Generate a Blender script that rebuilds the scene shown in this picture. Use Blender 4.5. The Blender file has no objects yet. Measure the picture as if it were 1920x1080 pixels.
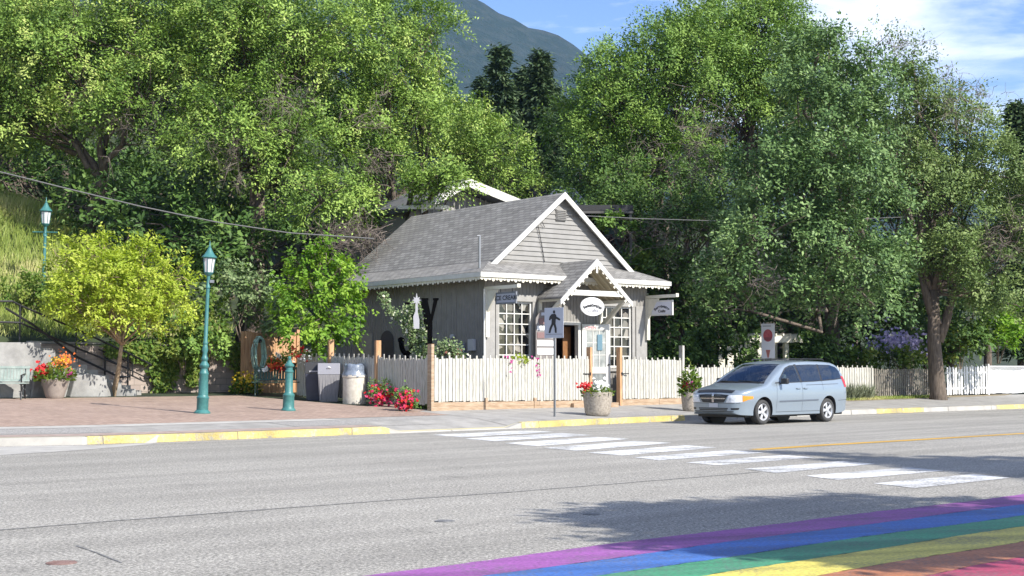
import bpy, bmesh, math, random
import numpy as np
from mathutils import Vector, Matrix
from mathutils.bvhtree import BVHTree
R = math.radians
rnd = random.Random(7)
scene = bpy.context.scene
col = scene.collection
# ---------------------------------------------------------------- camera, sky, sun
F = 2667.0; HY = 695.0; CH = 1.45
cd = bpy.data.cameras.new('camera'); cam = bpy.data.objects.new('camera', cd); col.objects.link(cam)
cam.location = (0, 0, CH); cd.sensor_width = 36; cd.lens = 50.0; cd.clip_end = 20000; cd.clip_start = .1
cam.rotation_euler = (R(90) + math.atan((HY-540)/F), 0, 0)
scene.camera = cam
SUN_EL = 38.0; SX, SY = .76, -.65
sl = bpy.data.lights.new('sun', 'SUN'); so = bpy.data.objects.new('sun', sl); col.objects.link(so)
sl.energy = 4.7; sl.angle = R(.5); sl.color = (1, .955, .88)
sd = Vector((SX, SY, 0)).normalized()*math.cos(R(SUN_EL)) + Vector((0, 0, math.sin(R(SUN_EL))))
so.rotation_euler = sd.to_track_quat('Z', 'Y').to_euler(); so.location = (20, -20, 40)
w = bpy.data.worlds.new('World'); scene.world = w; w.use_nodes = True
nt = w.node_tree; nt.nodes.clear()
def N(nt, t, **k):
    n = nt.nodes.new(t)
    for a, b in k.items(): setattr(n, a, b)
    return n
sky = N(nt, 'ShaderNodeTexSky', sky_type='NISHITA', sun_disc=False)
sky.sun_elevation = R(SUN_EL); sky.sun_rotation = math.atan2(SX, SY)
sky.air_density = 1.15; sky.dust_density = .35; sky.ozone_density = 2.0; sky.altitude = 600
bg = N(nt, 'ShaderNodeBackground'); bg.inputs[1].default_value = .125
wo = N(nt, 'ShaderNodeOutputWorld')
tc = N(nt, 'ShaderNodeTexCoord'); mp = N(nt, 'ShaderNodeMapping'); mp.inputs['Scale'].default_value = (1.3, 1.3, 7.0); mp.inputs['Rotation'].default_value = (0, R(9), R(20))
nz = N(nt, 'ShaderNodeTexNoise'); nz.inputs['Scale'].default_value = 2.4; nz.inputs['Detail'].default_value = 8; nz.inputs['Roughness'].default_value = .58; nz.inputs['Distortion'].default_value = .3
cr = N(nt, 'ShaderNodeValToRGB'); cr.color_ramp.elements[0].position = .465; cr.color_ramp.elements[1].position = .70
mx = N(nt, 'ShaderNodeMixRGB'); mx.inputs[2].default_value = (8.0, 8.1, 8.3, 1)
nt.links.new(tc.outputs['Generated'], mp.inputs[0]); nt.links.new(mp.outputs[0], nz.inputs[0]); nt.links.new(nz.outputs[0], cr.inputs[0])
hsv = N(nt, 'ShaderNodeHueSaturation'); hsv.inputs['Hue'].default_value = .515; hsv.inputs['Saturation'].default_value = 1.18; hsv.inputs['Value'].default_value = .9; nt.links.new(sky.outputs[0], hsv.inputs['Color'])
nt.links.new(cr.outputs[0], mx.inputs[0]); nt.links.new(hsv.outputs[0], mx.inputs[1]); nt.links.new(mx.outputs[0], bg.inputs[0]); nt.links.new(bg.outputs[0], wo.inputs[0])
scene.view_settings.view_transform = 'Standard'; scene.view_settings.look = 'None'; scene.view_settings.exposure = .87; scene.view_settings.gamma = 1
# ---------------------------------------------------------------- helpers
def at(px, py, Y):
    return Vector(((px-960)/F*Y, Y, CH + (HY-py)/F*Y))
UX, UY = .714, .700; NX, NY = -.700, .714
def rs(s, n): return (s*UX + n*NX, s*UY + n*NY)
def sn(x, y): return (x*UX + y*UY, x*NX + y*NY)
def atn(px, py, n):
    k = (px-960)/F; Y = n/(NX*k + NY); return at(px, py, Y)
def lerp_tab(tab, v):
    if v <= tab[0][0]: return tab[0][1]
    for (a, b), (c, d) in zip(tab, tab[1:]):
        if v <= c: return b + (d-b)*(v-a)/(c-a)
    return tab[-1][1]
def smooth(a, b, v):
    t = min(1, max(0, (v-a)/(b-a))); return t*t*(3-2*t)
CT = [(0, 26.6), (12.2, 26.5), (13.6, 25.9), (15, 25.7), (18, 25.6), (25.5, 25.5), (32, 26.1), (40, 25.85), (52, 25.4), (90, 25.0)]
def cb(s): return lerp_tab(CT, s)
HC = [(20.9, .15), (21.5, .025), (24.9, .025), (25.4, .15)]
def zg(x, y):
    s, n = sn(x, y); d = n - cb(s)
    if d < 0: return 0.0
    h = lerp_tab(HC, s)
    top = .15 + .058*1.3
    z = h + (top-h)*d/1.3 if d < 1.3 else .15 + .058*min(d, 4.2) + .035*max(d-4.2, 0)
    if n > 42: z += .10*(n-42)
    if n > 60: z += .12*(n-60)
    if n > 120: z -= .2*(n-120)
    if n > 40.0:
        hf = 1 - smooth(26.5, 31, s)
        hz = 2.0 + .42*min(n-40, 14) + .12*max(n-54, 0)
        if n > 120: hz -= .12*(n-120)
        z += hf*max(0, hz-z)
    if n > 54:
        T = lerp_tab([(-.12, 30), (-.075, 9), (.07, 9), (.115, 22), (.22, 20), (.30, 12), (.5, 12)], x/y)
        z += max(0, T-z)*smooth(54, 105, n)
    return z
def G(px, py):
    lo, hi = 5.0, None
    Y = 5.0
    while Y < 200:
        p = at(px, py, Y)
        if p.z <= zg(p.x, p.y): break
        Y += .25
    a, b = Y-.25, Y
    for _ in range(20):
        m = (a+b)/2; p = at(px, py, m)
        if p.z <= zg(p.x, p.y): b = m
        else: a = m
    p = at(px, py, b); p.z = zg(p.x, p.y); return p
# ---------------------------------------------------------------- materials
MATS = {}
def mat(name, c, rough=.8, c2=None, scale=6, bump=0, metal=0, spec=None, detail=6, lo=.35, hi=.65, stretch=None, bscale=None, trans=0):
    if name in MATS: return MATS[name]
    m = bpy.data.materials.new(name); m.use_nodes = True; t = m.node_tree
    b = t.nodes['Principled BSDF']; b.inputs['Base Color'].default_value = (*c, 1); b.inputs['Roughness'].default_value = rough; b.inputs['Metallic'].default_value = metal
    if spec is not None: b.inputs['Specular IOR Level'].default_value = spec
    tc = N(t, 'ShaderNodeTexCoord'); mp = N(t, 'ShaderNodeMapping'); t.links.new(tc.outputs['Object'], mp.inputs[0])
    if stretch: mp.inputs['Scale'].default_value = stretch
    if c2 is not None:
        n = N(t, 'ShaderNodeTexNoise'); n.inputs['Scale'].default_value = scale; n.inputs['Detail'].default_value = detail; n.inputs['Roughness'].default_value = .6
        r = N(t, 'ShaderNodeValToRGB'); r.color_ramp.elements[0].color = (*c, 1); r.color_ramp.elements[1].color = (*c2, 1)
        r.color_ramp.elements[0].position = lo; r.color_ramp.elements[1].position = hi
        t.links.new(mp.outputs[0], n.inputs[0]); t.links.new(n.outputs[0], r.inputs[0]); t.links.new(r.outputs[0], b.inputs['Base Color'])
    if bump:
        n2 = N(t, 'ShaderNodeTexNoise'); n2.inputs['Scale'].default_value = bscale or scale*3; n2.inputs['Detail'].default_value = 6
        bp = N(t, 'ShaderNodeBump'); bp.inputs['Strength'].default_value = bump; bp.inputs['Distance'].default_value = .02
        t.links.new(mp.outputs[0], n2.inputs[0]); t.links.new(n2.outputs[0], bp.inputs['Height']); t.links.new(bp.outputs[0], b.inputs['Normal'])
    MATS[name] = m; return m
def leafmat(name, cols, trans=.3, rough=.55):
    m = bpy.data.materials.new(name); m.use_nodes = True; t = m.node_tree; b = t.nodes['Principled BSDF']
    b.inputs['Roughness'].default_value = rough; b.inputs['Specular IOR Level'].default_value = .25
    a = N(t, 'ShaderNodeAttribute', attribute_name='tone'); r = N(t, 'ShaderNodeValToRGB'); e = r.color_ramp.elements
    while len(e) < len(cols): e.new(.5)
    for i, c in enumerate(cols): e[i].position = i/(len(cols)-1); e[i].color = (*c, 1)
    t.links.new(a.outputs['Fac'], r.inputs[0]); t.links.new(r.outputs[0], b.inputs['Base Color'])
    tr = N(t, 'ShaderNodeBsdfTranslucent'); ms = N(t, 'ShaderNodeMixShader'); ms.inputs[0].default_value = trans
    hs = N(t, 'ShaderNodeHueSaturation'); hs.inputs['Value'].default_value = 1.25; hs.inputs['Saturation'].default_value = 1.1
    t.links.new(r.outputs[0], hs.inputs['Color']); t.links.new(hs.outputs[0], tr.inputs[0])
    t.links.new(b.outputs[0], ms.inputs[1]); t.links.new(tr.outputs[0], ms.inputs[2]); t.links.new(ms.outputs[0], t.nodes['Material Output'].inputs[0])
    MATS[name] = m; return m
def brickmat(name, c1, c2, mortar, scale, bw=.5, rh=.25, ms=.02, rot=0, rough=.85, bump=.3, offset=.5, coord='Object', rotx=0, noise=.25, wear=0):
    m = bpy.data.materials.new(name); m.use_nodes = True; t = m.node_tree; b = t.nodes['Principled BSDF']; b.inputs['Roughness'].default_value = rough
    tc = N(t, 'ShaderNodeTexCoord'); mp = N(t, 'ShaderNodeMapping'); mp.inputs['Rotation'].default_value = (rotx, 0, rot)
    br = N(t, 'ShaderNodeTexBrick', offset=offset); br.inputs['Color1'].default_value = (*c1, 1); br.inputs['Color2'].default_value = (*c2, 1); br.inputs['Mortar'].default_value = (*mortar, 1)
    br.inputs['Scale'].default_value = scale; br.inputs['Brick Width'].default_value = bw; br.inputs['Row Height'].default_value = rh; br.inputs['Mortar Size'].default_value = ms; br.inputs['Bias'].default_value = 0
    t.links.new(tc.outputs[coord], mp.inputs[0]); t.links.new(mp.outputs[0], br.inputs[0])
    n = N(t, 'ShaderNodeTexNoise'); n.inputs['Scale'].default_value = 1.3; n.inputs['Detail'].default_value = 8; n.inputs['Roughness'].default_value = .7
    t.links.new(tc.outputs[coord], n.inputs[0])
    h = N(t, 'ShaderNodeHueSaturation'); mr = N(t, 'ShaderNodeMapRange'); mr.inputs[1].default_value = .3; mr.inputs[2].default_value = .7; mr.inputs[3].default_value = 1-noise; mr.inputs[4].default_value = 1+noise
    t.links.new(n.outputs[0], mr.inputs[0]); t.links.new(mr.outputs[0], h.inputs['Value']); t.links.new(br.outputs[0], h.inputs['Color']); t.links.new(h.outputs[0], b.inputs['Base Color'])
    bp = N(t, 'ShaderNodeBump', invert=True); bp.inputs['Strength'].default_value = bump; bp.inputs['Distance'].default_value = .01
    t.links.new(br.outputs['Fac'], bp.inputs['Height']); t.links.new(bp.outputs[0], b.inputs['Normal'])
    MATS[name] = m; return m
def shinglemat():
    return brickmat('shingles', (.165, .158, .145), (.26, .25, .232), (.085, .082, .077), 1, .30, .15, .012, coord='UV', bump=.5, noise=.16, rough=.95)
def asphaltmat():
    m = bpy.data.materials.new('asphalt'); m.use_nodes = True; t = m.node_tree; b = t.nodes['Principled BSDF']; b.inputs['Roughness'].default_value = .85; b.inputs['Specular IOR Level'].default_value = .3
    tc = N(t, 'ShaderNodeTexCoord')
    def noise(sc, det, rough=.6, mapping=None, rot=0):
        n = N(t, 'ShaderNodeTexNoise'); n.inputs['Scale'].default_value = sc; n.inputs['Detail'].default_value = det; n.inputs['Roughness'].default_value = rough
        if mapping:
            mp = N(t, 'ShaderNodeMapping', vector_type='TEXTURE'); mp.inputs['Rotation'].default_value = (0, 0, rot); mp.inputs['Scale'].default_value = mapping
            t.links.new(tc.outputs['Object'], mp.inputs[0]); t.links.new(mp.outputs[0], n.inputs[0])
        else: t.links.new(tc.outputs['Object'], n.inputs[0])
        return n
    fine = noise(32, 4, .85); mid = noise(9, 5, .7); tracks = noise(1.0, 3, .5, (26, .75, 1), R(44.4)); big = noise(.25, 4)
    r = N(t, 'ShaderNodeValToRGB'); e = r.color_ramp.elements; e[0].color = (.075, .071, .063, 1); e[0].position = .36; e[1].color = (.60, .57, .50, 1); e[1].position = .66
    k = e.new(.5); k.color = (.275, .262, .234, 1)
    t.links.new(fine.outputs[0], r.inputs[0])
    def mul(inp, fac_node, a, bb, lo=.35, hi=.65):
        mr = N(t, 'ShaderNodeMapRange'); mr.inputs[1].default_value = lo; mr.inputs[2].default_value = hi; mr.inputs[3].default_value = a; mr.inputs[4].default_value = bb
        t.links.new(fac_node.outputs[0], mr.inputs[0]); h = N(t, 'ShaderNodeHueSaturation'); t.links.new(mr.outputs[0], h.inputs['Value']); t.links.new(inp, h.inputs['Color']); return h.outputs[0]
    o = mul(r.outputs[0], mid, .86, 1.14); o = mul(o, tracks, .84, 1.08); stains = noise(.9, 7, .75); o = mul(o, stains, .72, 1.0, .30, .42); o = mul(o, big, .93, 1.06)
    t.links.new(o, b.inputs['Base Color'])
    bp = N(t, 'ShaderNodeBump'); bp.inputs['Strength'].default_value = .35; bp.inputs['Distance'].default_value = .008; t.links.new(fine.outputs[0], bp.inputs['Height']); t.links.new(bp.outputs[0], b.inputs['Normal'])
    MATS['asphalt'] = m; return m
def paintmat(name, c, wear=.45, base=(.26, .255, .24), sc=26):
    # road paint: chips of asphalt showing through
    m = bpy.data.materials.new(name); m.use_nodes = True; t = m.node_tree; b = t.nodes['Principled BSDF']; b.inputs['Roughness'].default_value = .7
    tc = N(t, 'ShaderNodeTexCoord'); n = N(t, 'ShaderNodeTexNoise'); n.inputs['Scale'].default_value = sc; n.inputs['Detail'].default_value = 6; n.inputs['Roughness'].default_value = .75
    n2 = N(t, 'ShaderNodeTexNoise'); n2.inputs['Scale'].default_value = 1.6; n2.inputs['Detail'].default_value = 4
    ad = N(t, 'ShaderNodeMath', operation='ADD'); ml = N(t, 'ShaderNodeMath', operation='MULTIPLY'); ml.inputs[1].default_value = .5
    r = N(t, 'ShaderNodeValToRGB'); e = r.color_ramp.elements; e[0].color = (*base, 1); e[0].position = .50+wear*.25; e[1].color = (*c, 1); e[1].position = .60+wear*.25
    e[0].position, e[1].position = .62-(.5-wear)*.3, .74-(.5-wear)*.3
    for q in (n, n2): t.links.new(tc.outputs['Object'], q.inputs[0])
    t.links.new(n2.outputs[0], ml.inputs[0]); t.links.new(n.outputs[0], ad.inputs[0]); t.links.new(ml.outputs[0], ad.inputs[1]); t.links.new(ad.outputs[0], r.inputs[0])
    mp = N(t, 'ShaderNodeMapping', vector_type='TEXTURE'); mp.inputs['Rotation'].default_value = (0, 0, R(20)); mp.inputs['Scale'].default_value = (9, .5, 1); t.links.new(tc.outputs['Object'], mp.inputs[0])
    n3 = N(t, 'ShaderNodeTexNoise'); n3.inputs['Scale'].default_value = 1.2; n3.inputs['Detail'].default_value = 6; t.links.new(mp.outputs[0], n3.inputs[0])
    mr = N(t, 'ShaderNodeMapRange'); mr.inputs[1].default_value = .32; mr.inputs[2].default_value = .62; mr.inputs[3].default_value = .62; mr.inputs[4].default_value = 1.08; t.links.new(n3.outputs[0], mr.inputs[0])
    n4 = N(t, 'ShaderNodeTexNoise'); n4.inputs['Scale'].default_value = 32; n4.inputs['Detail'].default_value = 3; t.links.new(tc.outputs['Object'], n4.inputs[0])
    mr2 = N(t, 'ShaderNodeMapRange'); mr2.inputs[1].default_value = .35; mr2.inputs[2].default_value = .65; mr2.inputs[3].default_value = .78; mr2.inputs[4].default_value = 1.16; t.links.new(n4.outputs[0], mr2.inputs[0])
    mm_ = N(t, 'ShaderNodeMath', operation='MULTIPLY'); t.links.new(mr.outputs[0], mm_.inputs[0]); t.links.new(mr2.outputs[0], mm_.inputs[1])
    h = N(t, 'ShaderNodeHueSaturation'); t.links.new(mm_.outputs[0], h.inputs['Value']); t.links.new(r.outputs[0], h.inputs['Color']); t.links.new(h.outputs[0], b.inputs['Base Color'])
    bp = N(t, 'ShaderNodeBump'); bp.inputs['Strength'].default_value = .3; bp.inputs['Distance'].default_value = .008; t.links.new(n4.outputs[0], bp.inputs['Height']); t.links.new(bp.outputs[0], b.inputs['Normal'])
    MATS[name] = m; return m
# ---------------------------------------------------------------- mesh builder
def rotm(rx=0, ry=0, rz=0):
    return Matrix.Rotation(rz, 3, 'Z') @ Matrix.Rotation(ry, 3, 'Y') @ Matrix.Rotation(rx, 3, 'X')
class MB:
    def __init__(s): s.v = []; s.f = []; s.uv = []
    def add(s, vs, fs):
        o = len(s.v); s.v += [tuple(v) for v in vs]; s.f += [tuple(i+o for i in f) for f in fs]; return s
    def box(s, c, d, m=None):
        hx, hy, hz = d[0]/2, d[1]/2, d[2]/2
        vs = [Vector((x, y, z)) for x in (-hx, hx) for y in (-hy, hy) for z in (-hz, hz)]
        if m is not None: vs = [m @ v for v in vs]
        c = Vector(c)
        return s.add([v+c for v in vs], [(0, 1, 3, 2), (4, 6, 7, 5), (0, 4, 5, 1), (2, 3, 7, 6), (0, 2, 6, 4), (1, 5, 7, 3)])
    def bx(s, a, b):  # by two corners
        return s.box([(a[i]+b[i])/2 for i in range(3)], [abs(b[i]-a[i]) for i in range(3)])
    def tube(s, p0, p1, r0, r1=None, n=8, cap=True):
        r1 = r0 if r1 is None else r1; p0 = Vector(p0); p1 = Vector(p1); d = p1-p0
        if d.length < 1e-6: return s
        q = d.to_track_quat('Z', 'Y'); vs = []
        for p, r in ((p0, r0), (p1, r1)):
            for i in range(n):
                a = 2*math.pi*i/n; vs.append(p + q @ Vector((math.cos(a)*r, math.sin(a)*r, 0)))
        fs = [(i, (i+1) % n, n+(i+1) % n, n+i) for i in range(n)]
        if cap: fs += [tuple(range(n-1, -1, -1)), tuple(range(n, 2*n))]
        return s.add(vs, fs)
    def path(s, pts, r, n=8):
        rr = r if hasattr(r, '__len__') else [r]*len(pts)
        vs = []; k = len(pts); pts = [Vector(p) for p in pts]
        for j, p in enumerate(pts):
            d = (pts[min(j+1, k-1)]-pts[max(j-1, 0)]).normalized(); up = Vector((0, 0, 1)) if abs(d.z) < .95 else Vector((1, 0, 0))
            a = d.cross(up).normalized(); b = a.cross(d)
            for i in range(n):
                t = 2*math.pi*i/n; vs.append(p + a*math.cos(t)*rr[j] + b*math.sin(t)*rr[j])
        fs = [(j*n+i, j*n+(i+1) % n, (j+1)*n+(i+1) % n, (j+1)*n+i) for j in range(k-1) for i in range(n)]
        fs += [tuple(range(n-1, -1, -1)), tuple(range((k-1)*n, k*n))]
        return s.add(vs, fs)
    def lathe(s, prof, c=(0, 0, 0), n=20, cap=True):
        vs = []; 
        for r, z in prof:
            for i in range(n):
                a = 2*math.pi*i/n; vs.append((c[0]+r*math.cos(a), c[1]+r*math.sin(a), c[2]+z))
        k = len(prof); fs = [(j*n+i, j*n+(i+1) % n, (j+1)*n+(i+1) % n, (j+1)*n+i) for j in range(k-1) for i in range(n)]
        if cap: fs += [tuple(range(n-1, -1, -1)), tuple(range((k-1)*n, k*n))]
        return s.add(vs, fs)
    def prism(s, poly, ax, d0, d1):
        # poly: 2D points; ax: function (a,b,d)->xyz
        n = len(poly); vs = [ax(a, b, d0) for a, b in poly] + [ax(a, b, d1) for a, b in poly]
        return s.add(vs, [tuple(range(n-1, -1, -1)), tuple(range(n, 2*n))] + [(i, (i+1) % n, n+(i+1) % n, n+i) for i in range(n)])
    def build(s, name, m, parent=None, smooth=False, bevel=0, loc=None):
        me = bpy.data.meshes.new(name); me.from_pydata(s.v, [], s.f); me.update()
        bm = bmesh.new(); bm.from_mesh(me); bmesh.ops.recalc_face_normals(bm, faces=bm.faces); bm.to_mesh(me); bm.free()
        o = bpy.data.objects.new(name, me); col.objects.link(o)
        if m: me.materials.append(m)
        if smooth:
            me.polygons.foreach_set('use_smooth', [True]*len(me.polygons))
            if smooth is not True: me.set_sharp_from_angle(angle=R(smooth))
        if parent: o.parent = parent
        if loc is not None: o.location = loc
        if bevel:
            b = o.modifiers.new('b', 'BEVEL'); b.width = bevel; b.segments = 2; b.limit_method = 'ANGLE'
        return o
def tag(o, label, cat, group=None):
    o['label'] = label; o['category'] = cat
    if group: o['group'] = group
    return o
def kind(o, k='structure'): o['kind'] = k; return o
def empty(name, loc=(0, 0, 0), rz=0, label=None, cat=None, group=None, rx=0, ry=0):
    o = bpy.data.objects.new(name, None); col.objects.link(o); o.location = loc; o.rotation_euler = (rx, ry, rz); o.empty_display_size = .2
    if label: tag(o, label, cat, group)
    return o
def copy_tree(o, parent=None):
    c = o.copy(); col.objects.link(c); c.parent = parent
    for ch in list(o.children): copy_tree(ch, c)
    return c
XZ = lambda y0=0: (lambda a, b, d: (a, d, b))
def axz(a, b, d): return (a, d, b)
def axy(a, b, d): return (a, b, d)
def ayz(a, b, d): return (d, a, b)
def text_mesh(name, body, size, m, parent, loc, xdir, ydir, depth=.004, arc=None, bold=0, sx=1):
    xdir = Vector(xdir).normalized(); ydir = Vector(ydir).normalized(); zd = xdir.cross(ydir)
    cu = bpy.data.curves.new(name, 'FONT'); cu.body = body; cu.size = size; cu.align_x = 'CENTER'; cu.align_y = 'CENTER'; cu.extrude = depth; cu.offset = bold
    tmp = bpy.data.objects.new('tmp', cu); col.objects.link(tmp)
    dg = bpy.context.evaluated_depsgraph_get(); me = bpy.data.meshes.new_from_object(tmp.evaluated_get(dg)); bpy.data.objects.remove(tmp); me.name = name
    for v in me.vertices:
        x, y, z = v.co.x*sx, v.co.y, v.co.z
        if arc:
            a = x/arc; r = arc + y; x, y = r*math.sin(a), r*math.cos(a)-arc
        p = Vector(loc) + xdir*x + ydir*y + zd*z; v.co = p
    me.materials.clear(); me.materials.append(m)
    o = bpy.data.objects.new(name, me); col.objects.link(o); o.parent = parent; return o
# ---------------------------------------------------------------- foliage
rg = np.random.default_rng(11)
def leaf_object(name, P, Nb, Dr, L, W, tone, m, parent=None, jit=.8):
    n = len(P); 
    D = Dr + rg.normal(0, .45, (n, 3)); D /= np.linalg.norm(D, axis=1)[:, None]+1e-9
    Nn = Nb + rg.normal(0, jit*.5, (n, 3)); S = np.cross(D, Nn); S /= np.linalg.norm(S, axis=1)[:, None]+1e-9
    l = (L*rg.uniform(.6, 1.3, n))[:, None]; wd = (W*rg.uniform(.7, 1.25, n))[:, None]
    V = np.empty((n, 4, 3)); V[:, 0] = P; V[:, 1] = P + D*l*.45 + S*wd*.5; V[:, 2] = P + D*l; V[:, 3] = P + D*l*.45 - S*wd*.5
    me = bpy.data.meshes.new(name); me.vertices.add(n*4); me.vertices.foreach_set('co', V.astype(np.float32).ravel())
    me.loops.add(n*4); me.loops.foreach_set('vertex_index', np.arange(n*4, dtype=np.int32))
    me.polygons.add(n); me.polygons.foreach_set('loop_start', np.arange(0, n*4, 4, dtype=np.int32)); me.polygons.foreach_set('loop_total', np.full(n, 4, dtype=np.int32))
    me.update(); a = me.attributes.new('tone', 'FLOAT', 'FACE'); a.data.foreach_set('value', np.clip(tone, 0, 1).astype(np.float32))
    me.materials.append(m); o = bpy.data.objects.new(name, me); col.objects.link(o); o.parent = parent; return o
def unit(n):
    v = rg.normal(0, 1, (n, 3)); return v/np.linalg.norm(v, axis=1)[:, None]
def crown_points(lobes, dens, spr=4, lps=14, slen=.9, spread=.12, droop=.25, shell=.62, zcut=-.75, up=.25, sub=0, gap=0):
    """lobes (cx,cy,cz,rx,ry,rz). sprays radiating outward from points through each lobe; leaves strung along them"""
    PP, NN, DD, TT, CC = [], [], [], [], []
    if sub:
        L2 = []
        for (cx, cy, cz, rx, ry, rz) in lobes:
            L2.append((cx, cy, cz, rx*.68, ry*.68, rz*.68))
            k = max(6, int(sub*rx*rz**.5)) if sub > 1 else 7
            for v in unit(min(k, 16)):
                if v[2] < -.7: continue
                q = rg.uniform(.30, .48); L2.append((cx+v[0]*rx*.68, cy+v[1]*ry*.68, cz+v[2]*rz*.68, rx*q*1.1, ry*q, rz*q*.85))
        lobes = L2
    for (cx, cy, cz, rx, ry, rz) in lobes:
        area = (rx*rz + ry*rz + rx*ry)*4/3*3.14; M = max(6, int(area*dens))
        d = unit(M); rr = shell + (1.04-shell)*rg.uniform(0, 1, M)**.6
        bumps = 1 + .13*np.sin(d[:, 0]*5+cx*2)*np.sin(d[:, 2]*6+cz) + .07*np.sin(d[:, 1]*11+cy)
        c = np.array([cx, cy, cz]) + d*np.array([rx, ry, rz])*(rr*bumps)[:, None]
        keep = d[:, 2] > zcut; gv = np.sin(c[:, 0]*2.3+c[:, 2]*.9)*np.sin(c[:, 2]*2.7+1.3)+.6*np.sin(c[:, 1]*2.1+c[:, 0]*1.1+.5); keep &= gv > -1.6+gap; c = c[keep]; d = d[keep]; M = len(c)
        t0 = rg.uniform(.1, .9, M)
        CC.append(c)
        for k in range(spr):
            sdir = d*.9 + unit(M)*.8; sdir[:, 2] += up; sdir /= np.linalg.norm(sdir, axis=1)[:, None]
            ln = slen*rg.uniform(.5, 1.2, M); nb = d*.5 + np.array([.2, -.15, .8]) + unit(M)*.55; ts = t0 + rg.normal(0, .10, M); side = np.cross(sdir, nb); side /= np.linalg.norm(side, axis=1)[:, None]+1e-9
            for j in range(lps):
                f = rg.uniform(.02, 1, M)
                p = c + sdir*(ln*f)[:, None] + rg.normal(0, spread, (M, 3)); p[:, 2] -= droop*(f*ln)**2
                PP.append(p); NN.append(nb*1.6); DD.append((sdir*.8 + side*(.9 if j % 2 else -.9) + np.array([0, 0, -droop]))*1.3); TT.append(ts + .16*(f-.5) + rg.normal(0, .05, M))
    return np.concatenate(PP), np.concatenate(NN), np.concatenate(DD), np.concatenate(TT), np.concatenate(CC)
def limb(mb, p0, p1, r0, r1, n=6, seg=4, wob=.12, sag=0):
    p0 = Vector(p0); p1 = Vector(p1); L = (p1-p0).length; pts = []
    for i in range(seg+1):
        t = i/seg; p = p0.lerp(p1, t)
        if 0 < i < seg: p += Vector((rnd.gauss(0, wob), rnd.gauss(0, wob), rnd.gauss(0, wob)))*L*.25
        p.z += sag*L*t*(1-t); pts.append(p)
    mb.path(pts, [r0+(r1-r0)*i/seg for i in range(seg+1)], n); return pts
def tree(name, base, lobes_px, label, leafm, barkm, group=None, trunk_r=.3, fork=.35, dens=1.0, twigs=2, L=.22, W=.1, cat='tree', dead=0, trunk_top=None, tone_shift=0, deadm=None, **kw):
    """lobes_px: (px,py,rx_px,rz_px,Y,ry_m)"""
    lobes = []
    for (px, py, rx, rz, Y, ry) in lobes_px:
        c = at(px, py, Y); lobes.append((c.x, c.y, c.z, rx/F*Y, ry, rz/F*Y))
    base = Vector(base); root = empty(name, base, 0, label, cat, group)
    P, Nn, D, T, C = crown_points(lobes, dens, **kw)
    b = np.array(base); lo = leaf_object('crown', P-b, Nn, D, L, W, T+tone_shift, leafm, root)
    mb = MB(); cz = sum(l[2] for l in lobes)/len(lobes)
    top = Vector(trunk_top) if trunk_top is not None else Vector((base.x*.5+.5*sum(l[0] for l in lobes)/len(lobes), base.y*.5+.5*sum(l[1] for l in lobes)/len(lobes), base.z + (cz-base.z)*fork*1.5))
    tp = [Vector((0, 0, -.3)), Vector((0, 0, .25)), (top-base)*.5 + Vector((rnd.uniform(-.1, .1), 0, 0)), top-base]
    mb.path(tp, [trunk_r*1.45, trunk_r*1.08, trunk_r*.9, trunk_r*.7], 12)
    mb.build('trunk', barkm, root, smooth=True)
    mb = MB()
    for l in lobes:
        lc = Vector(l[:3]); pts = limb(mb, top-base-Vector((0, 0, .1)), lc-base, trunk_r*(.5 if lc.z > top.z+1 else .24), trunk_r*(.16 if lc.z > top.z+1 else .08), 7, 5, .18)
        idx = [i for i in range(len(C)) if (Vector(C[i])-lc).length < max(l[3:])*1.15]
        rnd.shuffle(idx)
        for i in idx[:int(twigs*max(3, l[3]*l[5]*2))]:
            limb(mb, pts[rnd.randint(2, 5)] , Vector(C[i])-base, trunk_r*.12, .012, 4, 3, .2)
    mb.build('branches', barkm, root, smooth=True)
    if dead:
        for (px, py, rx, rz, Y, nn) in dead:
            mb = MB()
            for _ in range(int(nn*1.2)):
                c = at(px + rnd.gauss(0, rx*.5), py + rnd.gauss(0, rz*.5), Y + rnd.uniform(-.4, .6)) - base
                d0 = Vector((rnd.gauss(0, 1), rnd.gauss(0, .5)-.2, rnd.gauss(-.25, .6))).normalized()*rnd.uniform(.5, 1.3)
                pts = limb(mb, c-d0*.5, c+d0*.5, .014, .005, 3, 4, .35)
                for q in range(5):
                    e = pts[rnd.randint(1, 3)]; limb(mb, e, e + Vector((rnd.gauss(0, .3), rnd.gauss(0, .2), rnd.gauss(-.1, .3))), .008, .004, 3, 2, .2)
            mb.build('dead_branches', deadm or barkm, root)
    return root
def bush(name, c, r, label, leafm, cat='shrub', group=None, dens=2.5, L=.12, W=.07, stem=True, parts=None, parent=None, lobes=None, **kw):
    """c = ground point, r = (rx,ry,rz)"""
    c = Vector(c); root = parent or empty(name, c, 0, label, cat, group)
    ls = []
    if lobes is None:
        lobes = [(rnd.uniform(-.45, .45), rnd.uniform(-.4, .4), rnd.uniform(.35, .75), rnd.uniform(.4, .62)) for _ in range(5)]
    for (a, b, h, q) in lobes: ls.append((a*r[0], b*r[1], h*r[2]*1.4, r[0]*q, r[1]*q, r[2]*q*.75))
    k = dict(spr=3, lps=9, slen=.35*max(.4, r[2]), spread=.05, droop=.2, shell=.45); k.update(kw)
    P, Nn, D, T, C = crown_points(ls, dens, **k)
    leaf_object('foliage', P, Nn, D, L, W, T, leafm, root)
    if stem:
        mb = MB()
        for l in ls: limb(mb, (l[0]*.15, l[1]*.15, -.05), (l[0], l[1], l[2]), .03*max(.5, r[2]*.5), .008, 5, 3, .15)
        mb.build('stems', MATS['twig'], root)
    return root
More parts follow.
